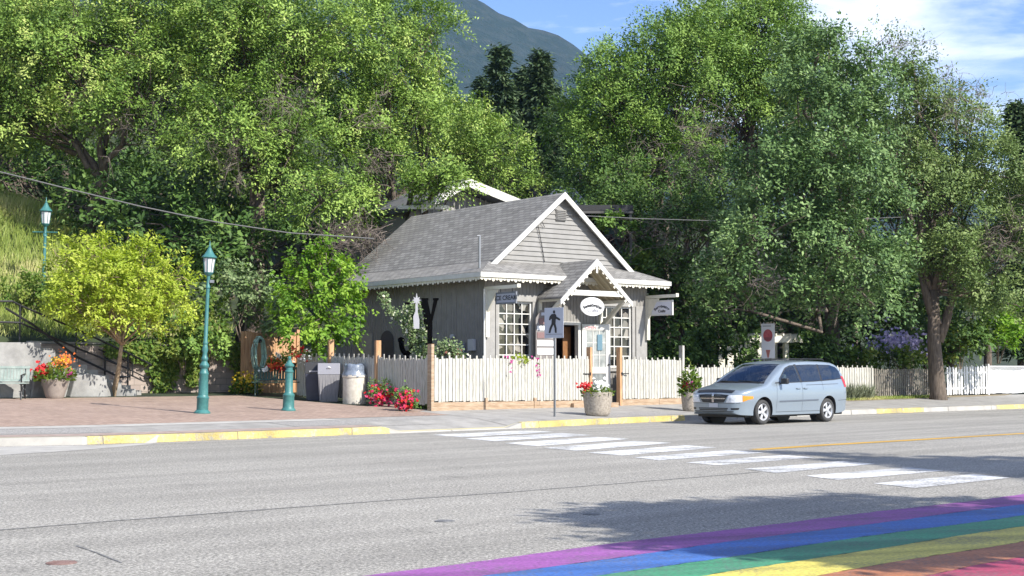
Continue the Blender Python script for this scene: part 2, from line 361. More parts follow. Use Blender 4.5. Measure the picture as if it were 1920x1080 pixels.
def blossoms(root, pts, size, m, name='blossoms', petals=5):
    """each blossom: little ring of petal quads"""
    P, Nn, D, T = [], [], [], []
    for p in pts:
        t = rnd.random(); ax = Vector((rnd.gauss(0, .5), -1+rnd.gauss(0, .4), .6+rnd.gauss(0, .4))).normalized(); u = ax.orthogonal().normalized(); v = ax.cross(u)
        for k in range(petals):
            a = 2*math.pi*k/petals; d = u*math.cos(a)+v*math.sin(a); P.append(p); Nn.append(ax*3); D.append(d*2.2); T.append(t+rnd.gauss(0, .1))
    return leaf_object(name, np.array([tuple(p) for p in P]), np.array([tuple(p) for p in Nn]), np.array([tuple(p) for p in D]), size, size*.8, np.array(T), m, root, jit=.2)
# ---------------------------------------------------------------- materials list
asphaltmat(); shinglemat()
concrete = mat('concrete', (.24, .23, .21), .9, (.33, .315, .29), 2.2, .25, bscale=40, detail=9)
concrete_l = mat('pale concrete', (.32, .305, .28), .9, (.42, .405, .37), 1.8, .2, bscale=40, detail=9)
aggregate = mat('exposed aggregate', (.15, .145, .14), .95, (.40, .38, .35), 34, .5, bscale=60, detail=3)
paver = brickmat('brick pavers', (.28, .195, .15), (.36, .262, .205), (.20, .15, .125), 1, .22, .11, .008, R(44.4), .9, .3, noise=.16)
yellow = paintmat('yellow kerb paint', (.56, .45, .15), .52, (.38, .35, .27), 7)
yline = paintmat('yellow line paint', (.62, .36, .04), .2)
wline = paintmat('white road paint', (.70, .70, .69), .58, sc=20)
soil = mat('soil', (.05, .04, .025), .95, (.09, .075, .04), 3, .4)
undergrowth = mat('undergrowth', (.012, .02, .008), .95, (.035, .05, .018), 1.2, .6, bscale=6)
white = mat('white paint', (.54, .53, .49), .55, (.62, .61, .57), 5, .05)
fencew = mat('fence paint', (.33, .315, .27), .7, (.52, .505, .455), 5, .12, stretch=(6, 6, .8))
fencegrey = mat('weathered fence', (.12, .105, .085), .85, (.25, .225, .185), 6, .2, stretch=(5, 5, .6))
vinyl = mat('white vinyl', (.70, .70, .70), .4)
siding = mat('greige siding', (.205, .195, .18), .75, (.245, .235, .217), 3, .08)
lap = mat('lap siding', (.21, .203, .19), .7, (.25, .243, .23), 3, .08)
trimc = mat('cream trim', (.60, .57, .47), .6, (.68, .65, .55), 5, .05)
soffit = mat('soffit boards', (.42, .36, .24), .8, (.5, .44, .30), 6, .1, stretch=(1, 8, 8))
wood = mat('cedar boards', (.36, .19, .09), .8, (.58, .36, .20), 3.5, .2, stretch=(7, 7, .6))
plank = mat('timber planks', (.28, .185, .11), .8, (.44, .33, .23), 3, .2, stretch=(1, 1, 9))
twig = mat('twig', (.14, .11, .08), .9, (.24, .19, .14), 8)
bark = mat('bark', (.075, .058, .045), .95, (.17, .135, .105), 5, .8, stretch=(3, 3, .6), bscale=14)
barkl = mat('pale bark', (.22, .16, .10), .9, (.38, .28, .18), 9, .5, stretch=(2, 2, .7))
deadm = mat('dead twigs', (.10, .08, .065), .95, (.20, .165, .14), 2)
teal = mat('teal paint', (.03, .125, .12), .45, (.055, .19, .18), 9, .12, lo=.3, hi=.75)
letterm = mat('matt black', (.004, .004, .004), 1, spec=0)
blackm = mat('black metal', (.012, .012, .013), .45)
darkglass = mat('window glass', (.012, .014, .014), .04, spec=.8)
frost = mat('frosted glass', (.62, .60, .60), .35)
greenw = mat('green bench paint', (.018, .055, .035), .5, (.03, .075, .05), 6)
greyb = mat('pale bench paint', (.22, .27, .24), .55, (.32, .37, .33), 6)
galv = mat('galvanised steel', (.30, .31, .32), .4, metal=.6)
signgrey = mat('sign grey', (.42, .45, .52), .5)
ink = mat('sign ink', (.02, .02, .022), .6)
boulder = mat('cast wall concrete', (.19, .187, .18), .95, (.32, .315, .30), 1.6, .6, bscale=9, detail=9)
retain = brickmat('retaining blocks', (.29, .235, .205), (.35, .29, .25), (.2, .17, .15), 1, .42, .2, .008, 0, .95, .5, coord='UV', noise=.2)
roomdark = mat('room interior', (.05, .035, .03), .9, (.16, .09, .06), 2.5)
doorwood = mat('door wood', (.16, .07, .025), .5, (.24, .11, .04), 4)
grassm = leafmat('grass blades', [(.14, .20, .035), (.28, .34, .08), (.52, .48, .22)], .25)
lawnm = leafmat('green grass', [(.05, .085, .015), (.09, .14, .03), (.17, .18, .06)], .25)
L_locust = leafmat('locust leaves', [(.07, .13, .022), (.155, .255, .045), (.27, .39, .08), (.40, .46, .13)], .16)
L_green = leafmat('broad leaves', [(.055, .115, .02), (.125, .22, .04), (.23, .34, .07)], .15)
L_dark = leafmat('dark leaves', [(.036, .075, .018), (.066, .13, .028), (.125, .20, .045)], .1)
L_blue = leafmat('bluish leaves', [(.052, .10, .034), (.105, .185, .055), (.22, .32, .115)], .12)
L_olive = leafmat('olive leaves', [(.07, .11, .03), (.13, .20, .055), (.23, .29, .10)], .14)
L_lime = leafmat('lime leaves', [(.23, .31, .03), (.36, .45, .05), (.52, .57, .11)], .38)
L_bright = leafmat('maple leaves', [(.09, .19, .02), (.18, .33, .035), (.30, .44, .06)], .38)
L_vine = leafmat('vine leaves', [(.07, .13, .02), (.13, .21, .035), (.24, .28, .06)], .34)
L_sage = leafmat('sage leaves', [(.08, .13, .05), (.15, .22, .085), (.26, .32, .15)], .2)
L_con = leafmat('conifer needles', [(.035, .065, .028), (.065, .11, .045), (.11, .15, .065)], .1)
L_purp = leafmat('purple leaves', [(.03, .012, .015), (.05, .02, .025), (.07, .03, .03)], .2)
F_red = leafmat('red petals', [(.45, .01, .015), (.65, .03, .03)], .2); F_pink = leafmat('pink petals', [(.45, .01, .07), (.62, .06, .16)], .2)
F_mag = leafmat('magenta petals', [(.40, .015, .18), (.60, .12, .35)], .2); F_white = leafmat('white petals', [(.75, .75, .72), (.85, .85, .83)], .2)
F_orange = leafmat('orange petals', [(.60, .12, .02), (.75, .25, .08)], .2); F_yel = leafmat('yellow petals', [(.60, .38, .02), (.75, .55, .04)], .2)
F_laven = leafmat('lavender petals', [(.34, .30, .55), (.58, .52, .78)], .2); F_cream = leafmat('cream petals', [(.5, .48, .36), (.7, .68, .55)], .2)
def uv_slope(o, world_z=True):
    me = o.data; ul = me.uv_layers.new(name='UVMap')
    for p in me.polygons:
        n = p.normal; h = Vector((-n.y, n.x, 0))
        h = h.normalized() if h.length > 1e-3 else Vector((1, 0, 0)); v = n.cross(h)
        for li in p.loop_indices:
            c = me.vertices[me.loops[li].vertex_index].co; ul.data[li].uv = (c.dot(h), c.dot(v))
# ---------------------------------------------------------------- ground
def drape(name, poly, m, dz=.006, parent=None, cuts=2, pix=True, k='structure'):
    pts = [G(*p) if pix else Vector((p[0], p[1], 0)) for p in poly]
    bm = bmesh.new(); f = bm.faces.new([bm.verts.new((p.x, p.y, 0)) for p in pts])
    bmesh.ops.triangulate(bm, faces=bm.faces)
    for _ in range(cuts): bmesh.ops.subdivide_edges(bm, edges=bm.edges, cuts=1, use_grid_fill=True); bmesh.ops.triangulate(bm, faces=bm.faces)
    for v in bm.verts: v.co.z = zg(v.co.x, v.co.y) + dz
    bmesh.ops.recalc_face_normals(bm, faces=bm.faces)
    me = bpy.data.meshes.new(name); bm.to_mesh(me); bm.free()
    if me.polygons[0].normal.z < 0: me.flip_normals()
    me.materials.append(m); o = bpy.data.objects.new(name, me); col.objects.link(o)
    if parent: o.parent = parent
    elif k: kind(o, k)
    return o
mb = MB(); ss = [-400, -100, -30] + list(range(-20, 20)) + [20.9, 21.5, 24.9, 25.4] + list(range(26, 95)) + [110, 200, 900]
vs = []
for s in ss: vs += [(*rs(s, -400), 0), (*rs(s, 0), 0), (*rs(s, cb(s)), 0)]
mb.add(vs, [(3*i+j, 3*i+3+j, 3*i+4+j, 3*i+1+j) for i in range(len(ss)-1) for j in range(2)])
road = kind(mb.build('road', MATS['asphalt']))
def strip(name, s0, s1, d0, d1, m, dz=0, step=1.0, nabs=False, ns=None, parent=None, zf=None):
    """ground strip in road frame; d measured from the kerb line"""
    S = sorted(set([s0, s1] + [s for s in [x[0] for x in CT]+[x[0] for x in HC] if s0 < s < s1] + list(np.arange(math.ceil(s0/step)*step, s1, step)))); S = [s for i, s in enumerate(S) if i == 0 or s-S[i-1] > 1e-4]
    D = ns or [d0, d1]; mb = MB(); vs = []
    for s in S:
        for d in D:
            n = d if nabs else cb(s)+d
            x, y = rs(s, n); vs.append((x, y, zg(x, y)+dz))
    k = len(D); mb.add(vs, [(i*k+j, (i+1)*k+j, (i+1)*k+j+1, i*k+j+1) for i in range(len(S)-1) for j in range(k-1)])
    o = mb.build(name, m, parent)
    if not parent: kind(o)
    if o.data.polygons[0].normal.z < 0: o.data.flip_normals()
    return o
# kerb: real step
mb = MB(); S = sorted(set(list(np.arange(-20, 96, 1.0)) + [x[0] for x in CT] + [x[0] for x in HC])); vs = []
for s in S:
    c = cb(s); h = lerp_tab(HC, s); vs += [(*rs(s, c), -.05), (*rs(s, c+.02), h), (*rs(s, c+.16), h+.004)]
mb.add(vs, [(3*i+j, 3*i+3+j, 3*i+4+j, 3*i+1+j) for i in range(len(S)-1) for j in range(2)])
kerb = kind(mb.build('kerb', concrete_l))
for a, b in ((13.7, 21.1), (25.35, 32.6), (42.5, 45.4), (50.4, 54.5)):
    mb = MB(); S = sorted(set([a, b] + [s for s in list(np.arange(0, 96, 1.0)) + [x[0] for x in CT] + [x[0] for x in HC] if a < s < b])); vs = []
    for s in S:
        c = cb(s); h = lerp_tab(HC, s); vs += [(*rs(s, c-.006), .004), (*rs(s, c+.012), h+.006), (*rs(s, c+.15), h+.010)]
    mb.add(vs, [(3*i+j, 3*i+3+j, 3*i+4+j, 3*i+1+j) for i in range(len(S)-1) for j in range(2)])
    mb.build('yellow_paint', yellow, kerb)
BR = [.15, .7, 1.3, 2, 3, 4.2]
mb = MB()
for s in range(-16, 90, 3):
    c = cb(s); h = lerp_tab(HC, s)
    mb.add([(*rs(s, c-.009), .003), (*rs(s+.02, c-.009), .003), (*rs(s+.02, c+.010), h+.008), (*rs(s, c+.010), h+.008), (*rs(s+.02, c+.16), h+.013), (*rs(s, c+.16), h+.013)], [(0, 1, 2, 3), (3, 2, 4, 5)])
mb.build('joints', mat('joint', (.12, .11, .10), .9), kerb)
strip('pavement', -20, 95, 0, 0, concrete, ns=BR)
# land behind the pavement, one terrain sheet reaching the foot of the mountain
mb = MB(); S = [-300, -150, -60] + list(range(-40, 20, 3)) + list(range(20, 36)) + list(range(36, 120, 4)) + [150, 250, 600]
NN_ = [4.2]; NA = [32, 34, 36, 38, 39, 39.995, 40.005, 41, 42, 44, 46, 48, 50, 52, 54, 57, 60, 66, 74, 84, 96, 110, 120, 150, 250, 500, 1500, 4000]
vs = []
for s in S:
    x, y = rs(s, cb(s)+4.2); vs.append((x, y, zg(x, y)))
    for n in NA: x, y = rs(s, n); vs.append((x, y, zg(x, y) if n <= 120 else zg(*rs(s, 120))*(1 if n < 1000 else .8)))
k = len(NA)+1
mb.add(vs, [(i*k+j, (i+1)*k+j, (i+1)*k+j+1, i*k+j+1) for i in range(len(S)-1) for j in range(k-1)])
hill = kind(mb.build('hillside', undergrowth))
# brick plaza sheet
def plaza():
    mb = MB(); vs = []; S = list(np.arange(-20, 25.5, 1.0)); NS = [2.35, 3, 4.2, 6, 8, 10, 11, 12.2]
    for s in S:
        for d in NS:
            x, y = rs(s, cb(s)+d+ (0 if s < 18 else .0)); vs.append((x, y, zg(x, y)+.006))
    k = len(NS); mb.add(vs, [(i*k+j, (i+1)*k+j, (i+1)*k+j+1, i*k+j+1) for i in range(len(S)-1) for j in range(k-1)])
    o = kind(mb.build('brick_plaza', paver)); 
    if o.data.polygons[0].normal.z < 0: o.data.flip_normals()
plaza()
drape('plaza_brick_edge', [(700, 776), (748, 777), (806, 768), (800, 764), (740, 757), (690, 762)], paver, .008, cuts=2)
strip('pavement_pale_band', -20, 21, 1.9, 2.35, concrete_l, .005)
strip('pavement_brick_border', -20, 21, .17, .62, mat('worn brick border', (.26, .20, .17), .9, (.34, .27, .235), 5), .005)
for a, b in ((-12, -4), (4.0, 14.6), (19.0, 23.2)):
    strip('aggregate_panel', a, b, .75, 1.85, aggregate, .005)
for a, b in ((29.5, 33), (35.5, 41)):
    strip('aggregate_panel', a, b, .3, 1.3, aggregate, .005)
# expansion joints in the pavement
for s in [25, 26.5, 28, 31, 34, 37, 40, 43, 46, 49, 52]:
    strip('pavement_joint', s, s+.018, .17, 3.4, mat('joint', (.12, .11, .10), .9), .009, step=50, ns=[.17, 1.3, 3.4])
drape('gutter_apron', [(-60, 836), (60, 836), (196, 834.5), (300, 828), (285, 832.5), (160, 843), (0, 853), (-60, 857)], concrete_l, .004)
# worn seam running along the road
def roadline(name, pts, wd, m, dz, parent=road):
    mb = MB(); P = [G(*p) for p in pts]; vs = []
    for i, p in enumerate(P):
        d = (P[min(i+1, len(P)-1)]-P[max(i-1, 0)]); d.z = 0; d.normalize(); nn = Vector((-d.y, d.x, 0))
        ww = wd*rnd.uniform(.7, 1.25)
        vs += [p-nn*ww/2, p+nn*ww/2]
    for v in vs: v.z = dz
    mb.add(vs, [(2*i, 2*i+2, 2*i+3, 2*i+1) for i in range(len(P)-1)]); o = mb.build(name, m, parent)
    if o.data.polygons[0].normal.z < 0: o.data.flip_normals()
    return o
def interp(pts, k=12):
    out = []
    for (a, b), (c, d) in zip(pts, pts[1:]):
        for i in range(k): out.append((a+(c-a)*i/k, b+(d-b)*i/k + rnd.gauss(0, .12)))
    return out + [pts[-1]]
roadline('tar_seam', interp([(-200, 1008), (0, 992), (240, 973), (520, 952), (740, 936), (960, 921), (1200, 902), (1420, 884)]), .045, mat('tar', (.10, .10, .098), .8, (.24, .235, .225), 9, lo=.3, hi=.7), .004)
roadline('hairline_crack', interp([(150, 1020), (190, 1034), (235, 1052)], 8), .02, MATS['tar'], .004)
roadline('centre_line', [(1414, 842.5), (1550, 833.5), (1700, 825), (1920, 812), (2100, 801.5)], .24, yline, .005)
bars = [[(812, 815), (868, 819.5), (1040, 809.5), (985, 807)], [(872, 822), (928, 827), (1110, 815.5), (1052, 811.5)], [(945, 830.5), (1008, 836), (1180, 822.5), (1120, 819)],
        [(1018, 839.5), (1080, 844.5), (1258, 830), (1190, 826.5)], [(1100, 848), (1165, 853.5), (1342, 838.5), (1285, 834.5)], [(1187, 857), (1235, 862.5), (1432, 848), (1368, 843.5)],
        [(1284, 866.5), (1345, 871.5), (1528, 857), (1464, 852.5)], [(1392, 878.5), (1452, 886), (1638, 869), (1577, 864)], [(1508, 891), (1567, 899), (1765, 882), (1700, 875.5)], [(1634, 905.5), (1712, 914), (1888, 895), (1820, 888)]]
for b in bars: drape('crosswalk_bar', b, wline, .005, road, cuts=0)
rb = [(7.98, (.28, .085, .30)), (7.38, (.045, .14, .42)), (6.80, (.055, .27, .14)), (6.28, (.58, .50, .10)), (5.72, (.40, .155, .07)), (5.20, (.38, .045, .10)), (4.62, None)]
for (n0, c), (n1, _) in zip(rb, rb[1:]):
    mb = MB(); vs = []
    for s in np.arange(-6, 19.1, .1):
        off = -.035*max(0, s-10) ; e0 = .02*math.sin(s*1.7+n0*3)+rnd.gauss(0, .007); e1 = .02*math.sin(s*1.7+n1*3)+rnd.gauss(0, .007)
        th = R(-.9); 
        for n in (n0+e0+off-.0*s, n1+e1+off): vs.append((*rs(s, n), .005))
    mb.add(vs, [(2*i, 2*i+2, 2*i+3, 2*i+1) for i in range(len(vs)//2-1)]); o = mb.build('rainbow_stripe', paintmat('stripe paint %d' % int(n0*100), c, .52, tuple(.45*x+.07 for x in c), 30), road)
    if o.data.polygons[0].normal.z < 0: o.data.flip_normals()
rust = mat('rusty iron', (.16, .09, .075), .8, (.26, .17, .15), 30, .5)
iron = mat('cast iron', (.12, .12, .12), .6, (.22, .22, .22), 30, .5)
for (px, py, r, m, lb) in ((123, 1052, .115, rust, 'small round rusty utility cover in the near left road'), (835, 975, .1, iron, 'small grey metal utility cover in the road below the crosswalk'), (1108, 962, .09, iron, 'small dark metal utility cover at the tip of the tree shadow')):
    p = G(px, py); r0 = empty('utility_cover', (p.x, p.y, .0), 0, lb, 'utility cover', 'utility covers in the road')
    MB().lathe([(r, .001), (r, .006), (r*.9, .007)], n=24).build('rim', m, r0)
    mb = MB().lathe([(r*.86, .002), (r*.86, .009)], n=24)
    for i in range(-3, 4): mb.box((i*r*.22, 0, .0105), (r*.08, r*1.2, .003))
    mb.build('lid', m, r0)
# mountain
mb = MB(); nx, ny = 150, 60; vs = []
prof = [(-900, -500), (0, -330), (500, -180), (780, -60), (905, 0), (965, 28), (1010, 50), (1050, 62), (1075, 74), (1092, 92), (1130, 122), (1300, 210), (1700, 330), (2600, 520), (4000, 650)]
def fbm(x, y):
    r = 0; a = 1
    for k in range(5):
        r += a*(math.sin(x*1.3+y*.7+k*2.1)*math.cos(y*1.1-x*.6+k)); x, y = x*1.9+1.7, y*2.05-.9; a *= .52
    return r
for j in range(ny):
    t = j/(ny-1); Y = 700 + 1000*t
    for i in range(nx):
        px = -700 + 4200*i/(nx-1); X = (px-960)/F*1700
        h = CH + (HY-lerp_tab(prof, px))/F*1700
        z = h*(t**1.15 if t < 1 else 1)
        z += fbm(X*.02, Y*.012)*14*math.sin(math.pi*min(1, t*1.0)) + (fbm(X*.11, Y*.1)*2.5 if t > .1 else 0)
        vs.append((X, Y, max(z, -2) if j else -2))
mb.add(vs, [(j*nx+i, j*nx+i+1, (j+1)*nx+i+1, (j+1)*nx+i) for j in range(ny-1) for i in range(nx-1)])
# back slope
o0 = len(mb.v); mb.add([(v[0], v[1]+700, -2) for v in vs[-nx:]], []); mb.f += [((ny-1)*nx+i, (ny-1)*nx+i+1, o0+i+1, o0+i) for i in range(nx-1)]
mm = mat('mountain forest', (.006, .024, .016), .95, (.03, .045, .035), .055, 1, detail=15, lo=.46, hi=.72, bscale=.25)
bpn = [n for n in mm.node_tree.nodes if n.bl_idname == 'ShaderNodeBump'][0]; bpn.inputs['Distance'].default_value = 4
kind(mb.build('mountain', mm, smooth=True))
# ---------------------------------------------------------------- the shop
B0 = Vector((-.815, 42.6, 0)); BR_ = R(37.5)
BW, BD = 6.58, 8.7
shop = empty('shop_building', B0, BR_, 'small grey gabled shop with white trim and gable porch behind the picket fence', 'shop')
BM_ = Matrix.Translation(B0) @ Matrix.Rotation(BR_, 4, 'Z')
BMI = BM_.inverted()
def bl(px, py, yl):
    """point of the shop's plane y=yl (local) seen at a pixel"""
    k = (px-960)/F; c, s = math.cos(BR_), math.sin(BR_)
    t = (k*(B0.y + c*yl) - (B0.x - s*yl))/(c - k*s); Y = B0.y + s*t + c*yl
    return Vector((t, yl, CH + (HY-py)/F*Y))
ZB, ZE = .35, 4.22
# openings in the front wall: (x0,x1,z0,z1)
LW = (.50, 1.80, 1.55, 3.56); DO = (2.62, 3.74, .62, 2.98); RW = (4.50, 5.92, 1.55, 3.52)
mb = MB(); th = .14
def wallseg(x0, x1, z0, z1):
    if x1-x0 > .01 and z1-z0 > .01: mb.bx((x0, 0, z0), (x1, th, z1))
xs = [0, LW[0], LW[1], DO[0], DO[1], RW[0], RW[1], BW]
for a, b in ((0, LW[0]), (LW[1], DO[0]), (DO[1], RW[0]), (RW[1], BW)): wallseg(a, b, ZB, 4.35)
for o_ in (LW, DO, RW):
    wallseg(o_[0], o_[1], o_[3], 4.35); wallseg(o_[0], o_[1], ZB, o_[2])
# vertical battens, 10 cm apart
x = .1
while x < BW:
    segs = [(ZB, 4.3)]
    for o_ in (LW, DO, RW):
        if o_[0]-.02 < x < o_[1]+.02: segs = [(ZB, o_[2]), (o_[3], 4.3)]
    for a, b in segs: mb.bx((x-.012, -.014, a+.001), (x+.012, .003, b))
    x += .135
mb.build('front_wall', siding, shop)
mb = MB(); mb.bx((0, th+.002, ZB), (.14, BD, 4.35))
y = .12
while y < BD-.1: mb.bx((-.014, y-.012, ZB+.001), (.003, y+.012, 4.3)); y += .135
mb.build('side_wall', siding, shop)
MB().bx((BW-.14, th+.002, ZB), (BW, BD, 4.35)).build('side_wall', siding, shop)
MB().bx((.142, BD-.14, ZB), (BW-.142, BD, 4.35)).build('back_wall', siding, shop)
MB().bx((.145, .145, .55), (BW-.145, BD-.145, .62)).build('floor', roomdark, shop)
MB().bx((.145, 1.9, .63), (BW-.145, 1.98, 4.3)).build('inner_wall', roomdark, shop)
# gable wall with lap siding, set back .45
GX0, GX1, GZ0, GZ1, GY = .58, 6.02, 4.72, 7.0, .45
GM = (GX0+GX1)/2
mb = MB(); n = 15; hh = (GZ1-GZ0)/n
for i in range(n):
    z0 = GZ0 + i*hh; z1 = z0+hh; w0 = (GX1-GX0)/2*(1-(z0-GZ0)/(GZ1-GZ0)); w1 = (GX1-GX0)/2*(1-(z1-GZ0)/(GZ1-GZ0))
    mb.add([(GM-w0, GY-.035, z0), (GM+w0, GY-.035, z0), (GM+w1, GY-.003, z1), (GM-w1, GY-.003, z1), (GM-w0, GY+.1, z0), (GM+w0, GY+.1, z0), (GM+w1, GY+.1, z1), (GM-w1, GY+.1, z1)],
           [(0, 1, 2, 3), (0, 4, 5, 1), (0, 3, 7, 4), (1, 5, 6, 2), (4, 7, 6, 5)])
mb.build('gable_wall', lap, shop)
mb = MB().bx((GM-.2, GY-.07, 6.2), (GM+.2, GY-.03, 6.55))
for i in range(6): mb.box((GM, GY-.085, 6.24+i*.055), (.36, .03, .02), rotm(.5))
mb.build('gable_vent', lap, shop)
# main roof: gable + flared skirt all round front and sides
EV = .55; RT = .09
mb = MB()
def slab(q, t=RT):  # quad/tri of top points, thickness downwards
    k = len(q); mb.add([Vector(p) for p in q] + [Vector(p)-Vector((0, 0, t)) for p in q], [tuple(range(k)), tuple(range(2*k-1, k-1, -1))] + [(i, (i+1) % k, k+(i+1) % k, k+i) for i in range(k)])
RF = GY-.22; RZ = 7.08; FZ = 4.80; EZ = 4.37; BK = BD+.3
slab([(GX0-.08, RF, FZ), (GM, RF, RZ), (GM, BK, RZ), (GX0-.08, BK, FZ)])
slab([(GM+.001, RF, RZ), (GX1+.08, RF, FZ), (GX1+.08, BK, FZ), (GM+.001, BK, RZ)])
slab([(-EV, -EV, EZ), (GX0-.08, GY-.02, FZ-.004), (GX0-.08, BK, FZ-.004), (-EV, BK, EZ)], .07)
slab([(GX1+.08, GY-.02, FZ-.004), (BW+EV, -EV, EZ), (BW+EV, BK, EZ), (GX1+.08, BK, FZ-.004)], .07)
slab([(-EV, -EV, EZ), (BW+EV, -EV, EZ), (GX1+.08, GY-.02, FZ-.006), (GX0-.08, GY-.02, FZ-.006)], .07)
rf = mb.build('roof', MATS['shingles'], shop); uv_slope(rf)
mb = MB()
for sx, xa in ((-1, GX0-.22), (1, GX1+.22)):
    d = Vector((GM-xa, 0, RZ+.02-(FZ-.10))).normalized()
    n_ = Vector((-d.z, 0, d.x)) if d.z*1 > 0 and sx < 0 else Vector((d.z, 0, -d.x))
    p0 = Vector((xa, 0, FZ-.12)); p1 = Vector((GM, 0, RZ+.015))
    dn = Vector((0, 0, -.20))
    vs = [Vector((p.x, yy, p.z)) + o2 for yy in (RF-.045, RF-.002) for p, o2 in ((p0, Vector()), (p1, Vector()), (p1, dn), (p0, dn))]
    mb.add(vs, [(0, 1, 2, 3), (7, 6, 5, 4), (0, 4, 5, 1), (1, 5, 6, 2), (2, 6, 7, 3), (3, 7, 4, 0)])
mb.build('barge_boards', white, rf)
mb = MB(); mb.bx((-EV-.03, -EV-.035, EZ-.15), (BW+EV+.03, -EV-.003, EZ-.015)); mb.build('fascia', white, rf)
mb = MB(); mb.bx((-EV-.035, -EV-.002, EZ-.15), (-EV-.003, BK, EZ-.015)); mb.build('fascia', white, rf)
mb = MB(); mb.bx((BW+EV+.003, -EV-.002, EZ-.15), (BW+EV+.035, BK, EZ-.015)); mb.build('fascia', white, rf)
MB().bx((-EV, -EV, EZ-.16), (BW+EV, -.001, EZ-.13)).build('soffit', soffit, rf)
MB().bx((-EV, .001, EZ-.16), (-.001, BK-.1, EZ-.13)).build('soffit', soffit, rf)
MB().bx((BW+.001, .001, EZ-.16), (BW+EV, BK-.1, EZ-.13)).build('soffit', soffit, rf)
# scalloped valance under the eaves
mb = MB()
def scallop(p0, p1, nrm, step=.14):
    p0 = Vector(p0); p1 = Vector(p1); L = (p1-p0).length; d = (p1-p0)/L; k = int(L/step)
    for i in range(k):
        c = p0 + d*(i+.5)*L/k; w = L/k*.5; h = .085 + .035*(i % 2)
        poly = [(-w, 0), (w, 0), (w*.9, -h*.55), (w*.35, -h), (-w*.35, -h), (-w*.9, -h*.55)]
        a = [c + d*x + Vector((0, 0, z)) - nrm*.008 for x, z in poly]; b = [q + nrm*.016 for q in a]; q = len(a)
        mb.add(a+b, [tuple(range(q)), tuple(range(2*q-1, q-1, -1))] + [(i2, (i2+1) % q, q+(i2+1) % q, q+i2) for i2 in range(q)])
scallop((-EV-.02, -EV+.02, EZ-.151), (BW+EV, -EV+.02, EZ-.151), Vector((0, -1, 0)))
scallop((-EV+.0, -EV+.03, EZ-.151), (-EV, BK-.2, EZ-.151), Vector((-1, 0, 0)))
mb.build('valance', trimc, rf)
MB().tube((0, 0, 0), (0, 0, 1.0), .035, n=10).tube((-.10, 0, .98), (.0, 0, 1.0), .02, n=6).build('vent_pipe', galv, rf, smooth=40, loc=(-.18, .02, 4.5))
# roof conduit cable down the gable
MB().path([(2.3, GY-.06, 6.15), (2.36, GY-.08, 5.9), (2.5, GY-.06, 5.4), (2.62, GY-.05, 4.85)], .012, 5).path([(2.1, GY-.08, 5.9), (2.2, GY-.1, 6.2), (2.42, GY-.1, 6.22), (2.6, GY-.08, 5.95)], .01, 5).build('cable', blackm, shop)
# windows
def window(o_, nx_, nz_, name='window'):
    x0, x1, z0, z1 = o_; fr = .06
    mb = MB(); mb.bx((x0, .03, z0), (x0+fr, .12, z1)); mb.bx((x1-fr, .03, z0), (x1, .12, z1)); mb.bx((x0+fr, .03, z1-fr), (x1-fr, .12, z1)); mb.bx((x0+fr, .03, z0), (x1-fr, .12, z0+fr))
    wdw = mb.build(name, white, shop)
    mb = MB()
    for i in range(1, nx_): x = x0+fr+(x1-x0-2*fr)*i/nx_; mb.bx((x-.016, .045, z0+fr), (x+.016, .075, z1-fr))
    for i in range(1, nz_): z = z0+fr+(z1-z0-2*fr)*i/nz_; mb.bx((x0+fr, .049, z-.016), (x1-fr, .071, z+.016))
    mb.build('muntins', white, wdw)
    MB().bx((x0+fr, .085, z0+fr), (x1-fr, .092, z1-fr)).build('pane', MATS['shop pane'], wdw)
    return wdw
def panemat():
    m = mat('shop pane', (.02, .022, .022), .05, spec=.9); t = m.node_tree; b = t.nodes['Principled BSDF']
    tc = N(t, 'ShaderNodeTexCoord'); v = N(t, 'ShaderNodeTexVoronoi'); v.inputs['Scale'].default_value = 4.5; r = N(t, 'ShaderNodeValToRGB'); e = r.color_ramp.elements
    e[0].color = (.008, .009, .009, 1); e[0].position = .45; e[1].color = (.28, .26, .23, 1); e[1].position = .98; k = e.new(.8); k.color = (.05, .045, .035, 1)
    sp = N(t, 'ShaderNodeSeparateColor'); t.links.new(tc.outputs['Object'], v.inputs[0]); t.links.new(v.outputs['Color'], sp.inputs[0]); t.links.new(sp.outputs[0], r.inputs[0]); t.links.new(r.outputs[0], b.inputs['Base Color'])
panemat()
wl = window(LW, 4, 6); wr = window(RW, 4, 6)
def casing(o_, parent, ww=.11, head=.2):
    x0, x1, z0, z1 = o_; mb = MB(); mb.bx((x0-ww, -.04, z0-.05), (x0-.002, .03, z1)); mb.bx((x1+.002, -.04, z0-.05), (x1+ww, .03, z1)); mb.bx((x0-ww-.04, -.05, z1+.002), (x1+ww+.04, .03, z1+head)); mb.bx((x0-ww, -.07, z0-.12), (x1+ww, .03, z0-.052))
    return mb.build('casing', MATS['lap siding light'], parent)
mat('lap siding light', (.26, .25, .232), .65, (.31, .30, .28), 5, .05)
casing(LW, wl); casing(RW, wr)
# pale corner panels either side of the front
for a, b in ((.0, .36), (6.1, 6.56)):
    MB().bx((a, -.03, ZB), (b, -.016, 3.55 if a > 1 else 3.72)).build('corner_panel', MATS['lap siding light'], shop)
MB().bx((1.93, -.03, ZB), (2.16, -.017, 3.0)).build('corner_panel', MATS['lap siding light'], shop)
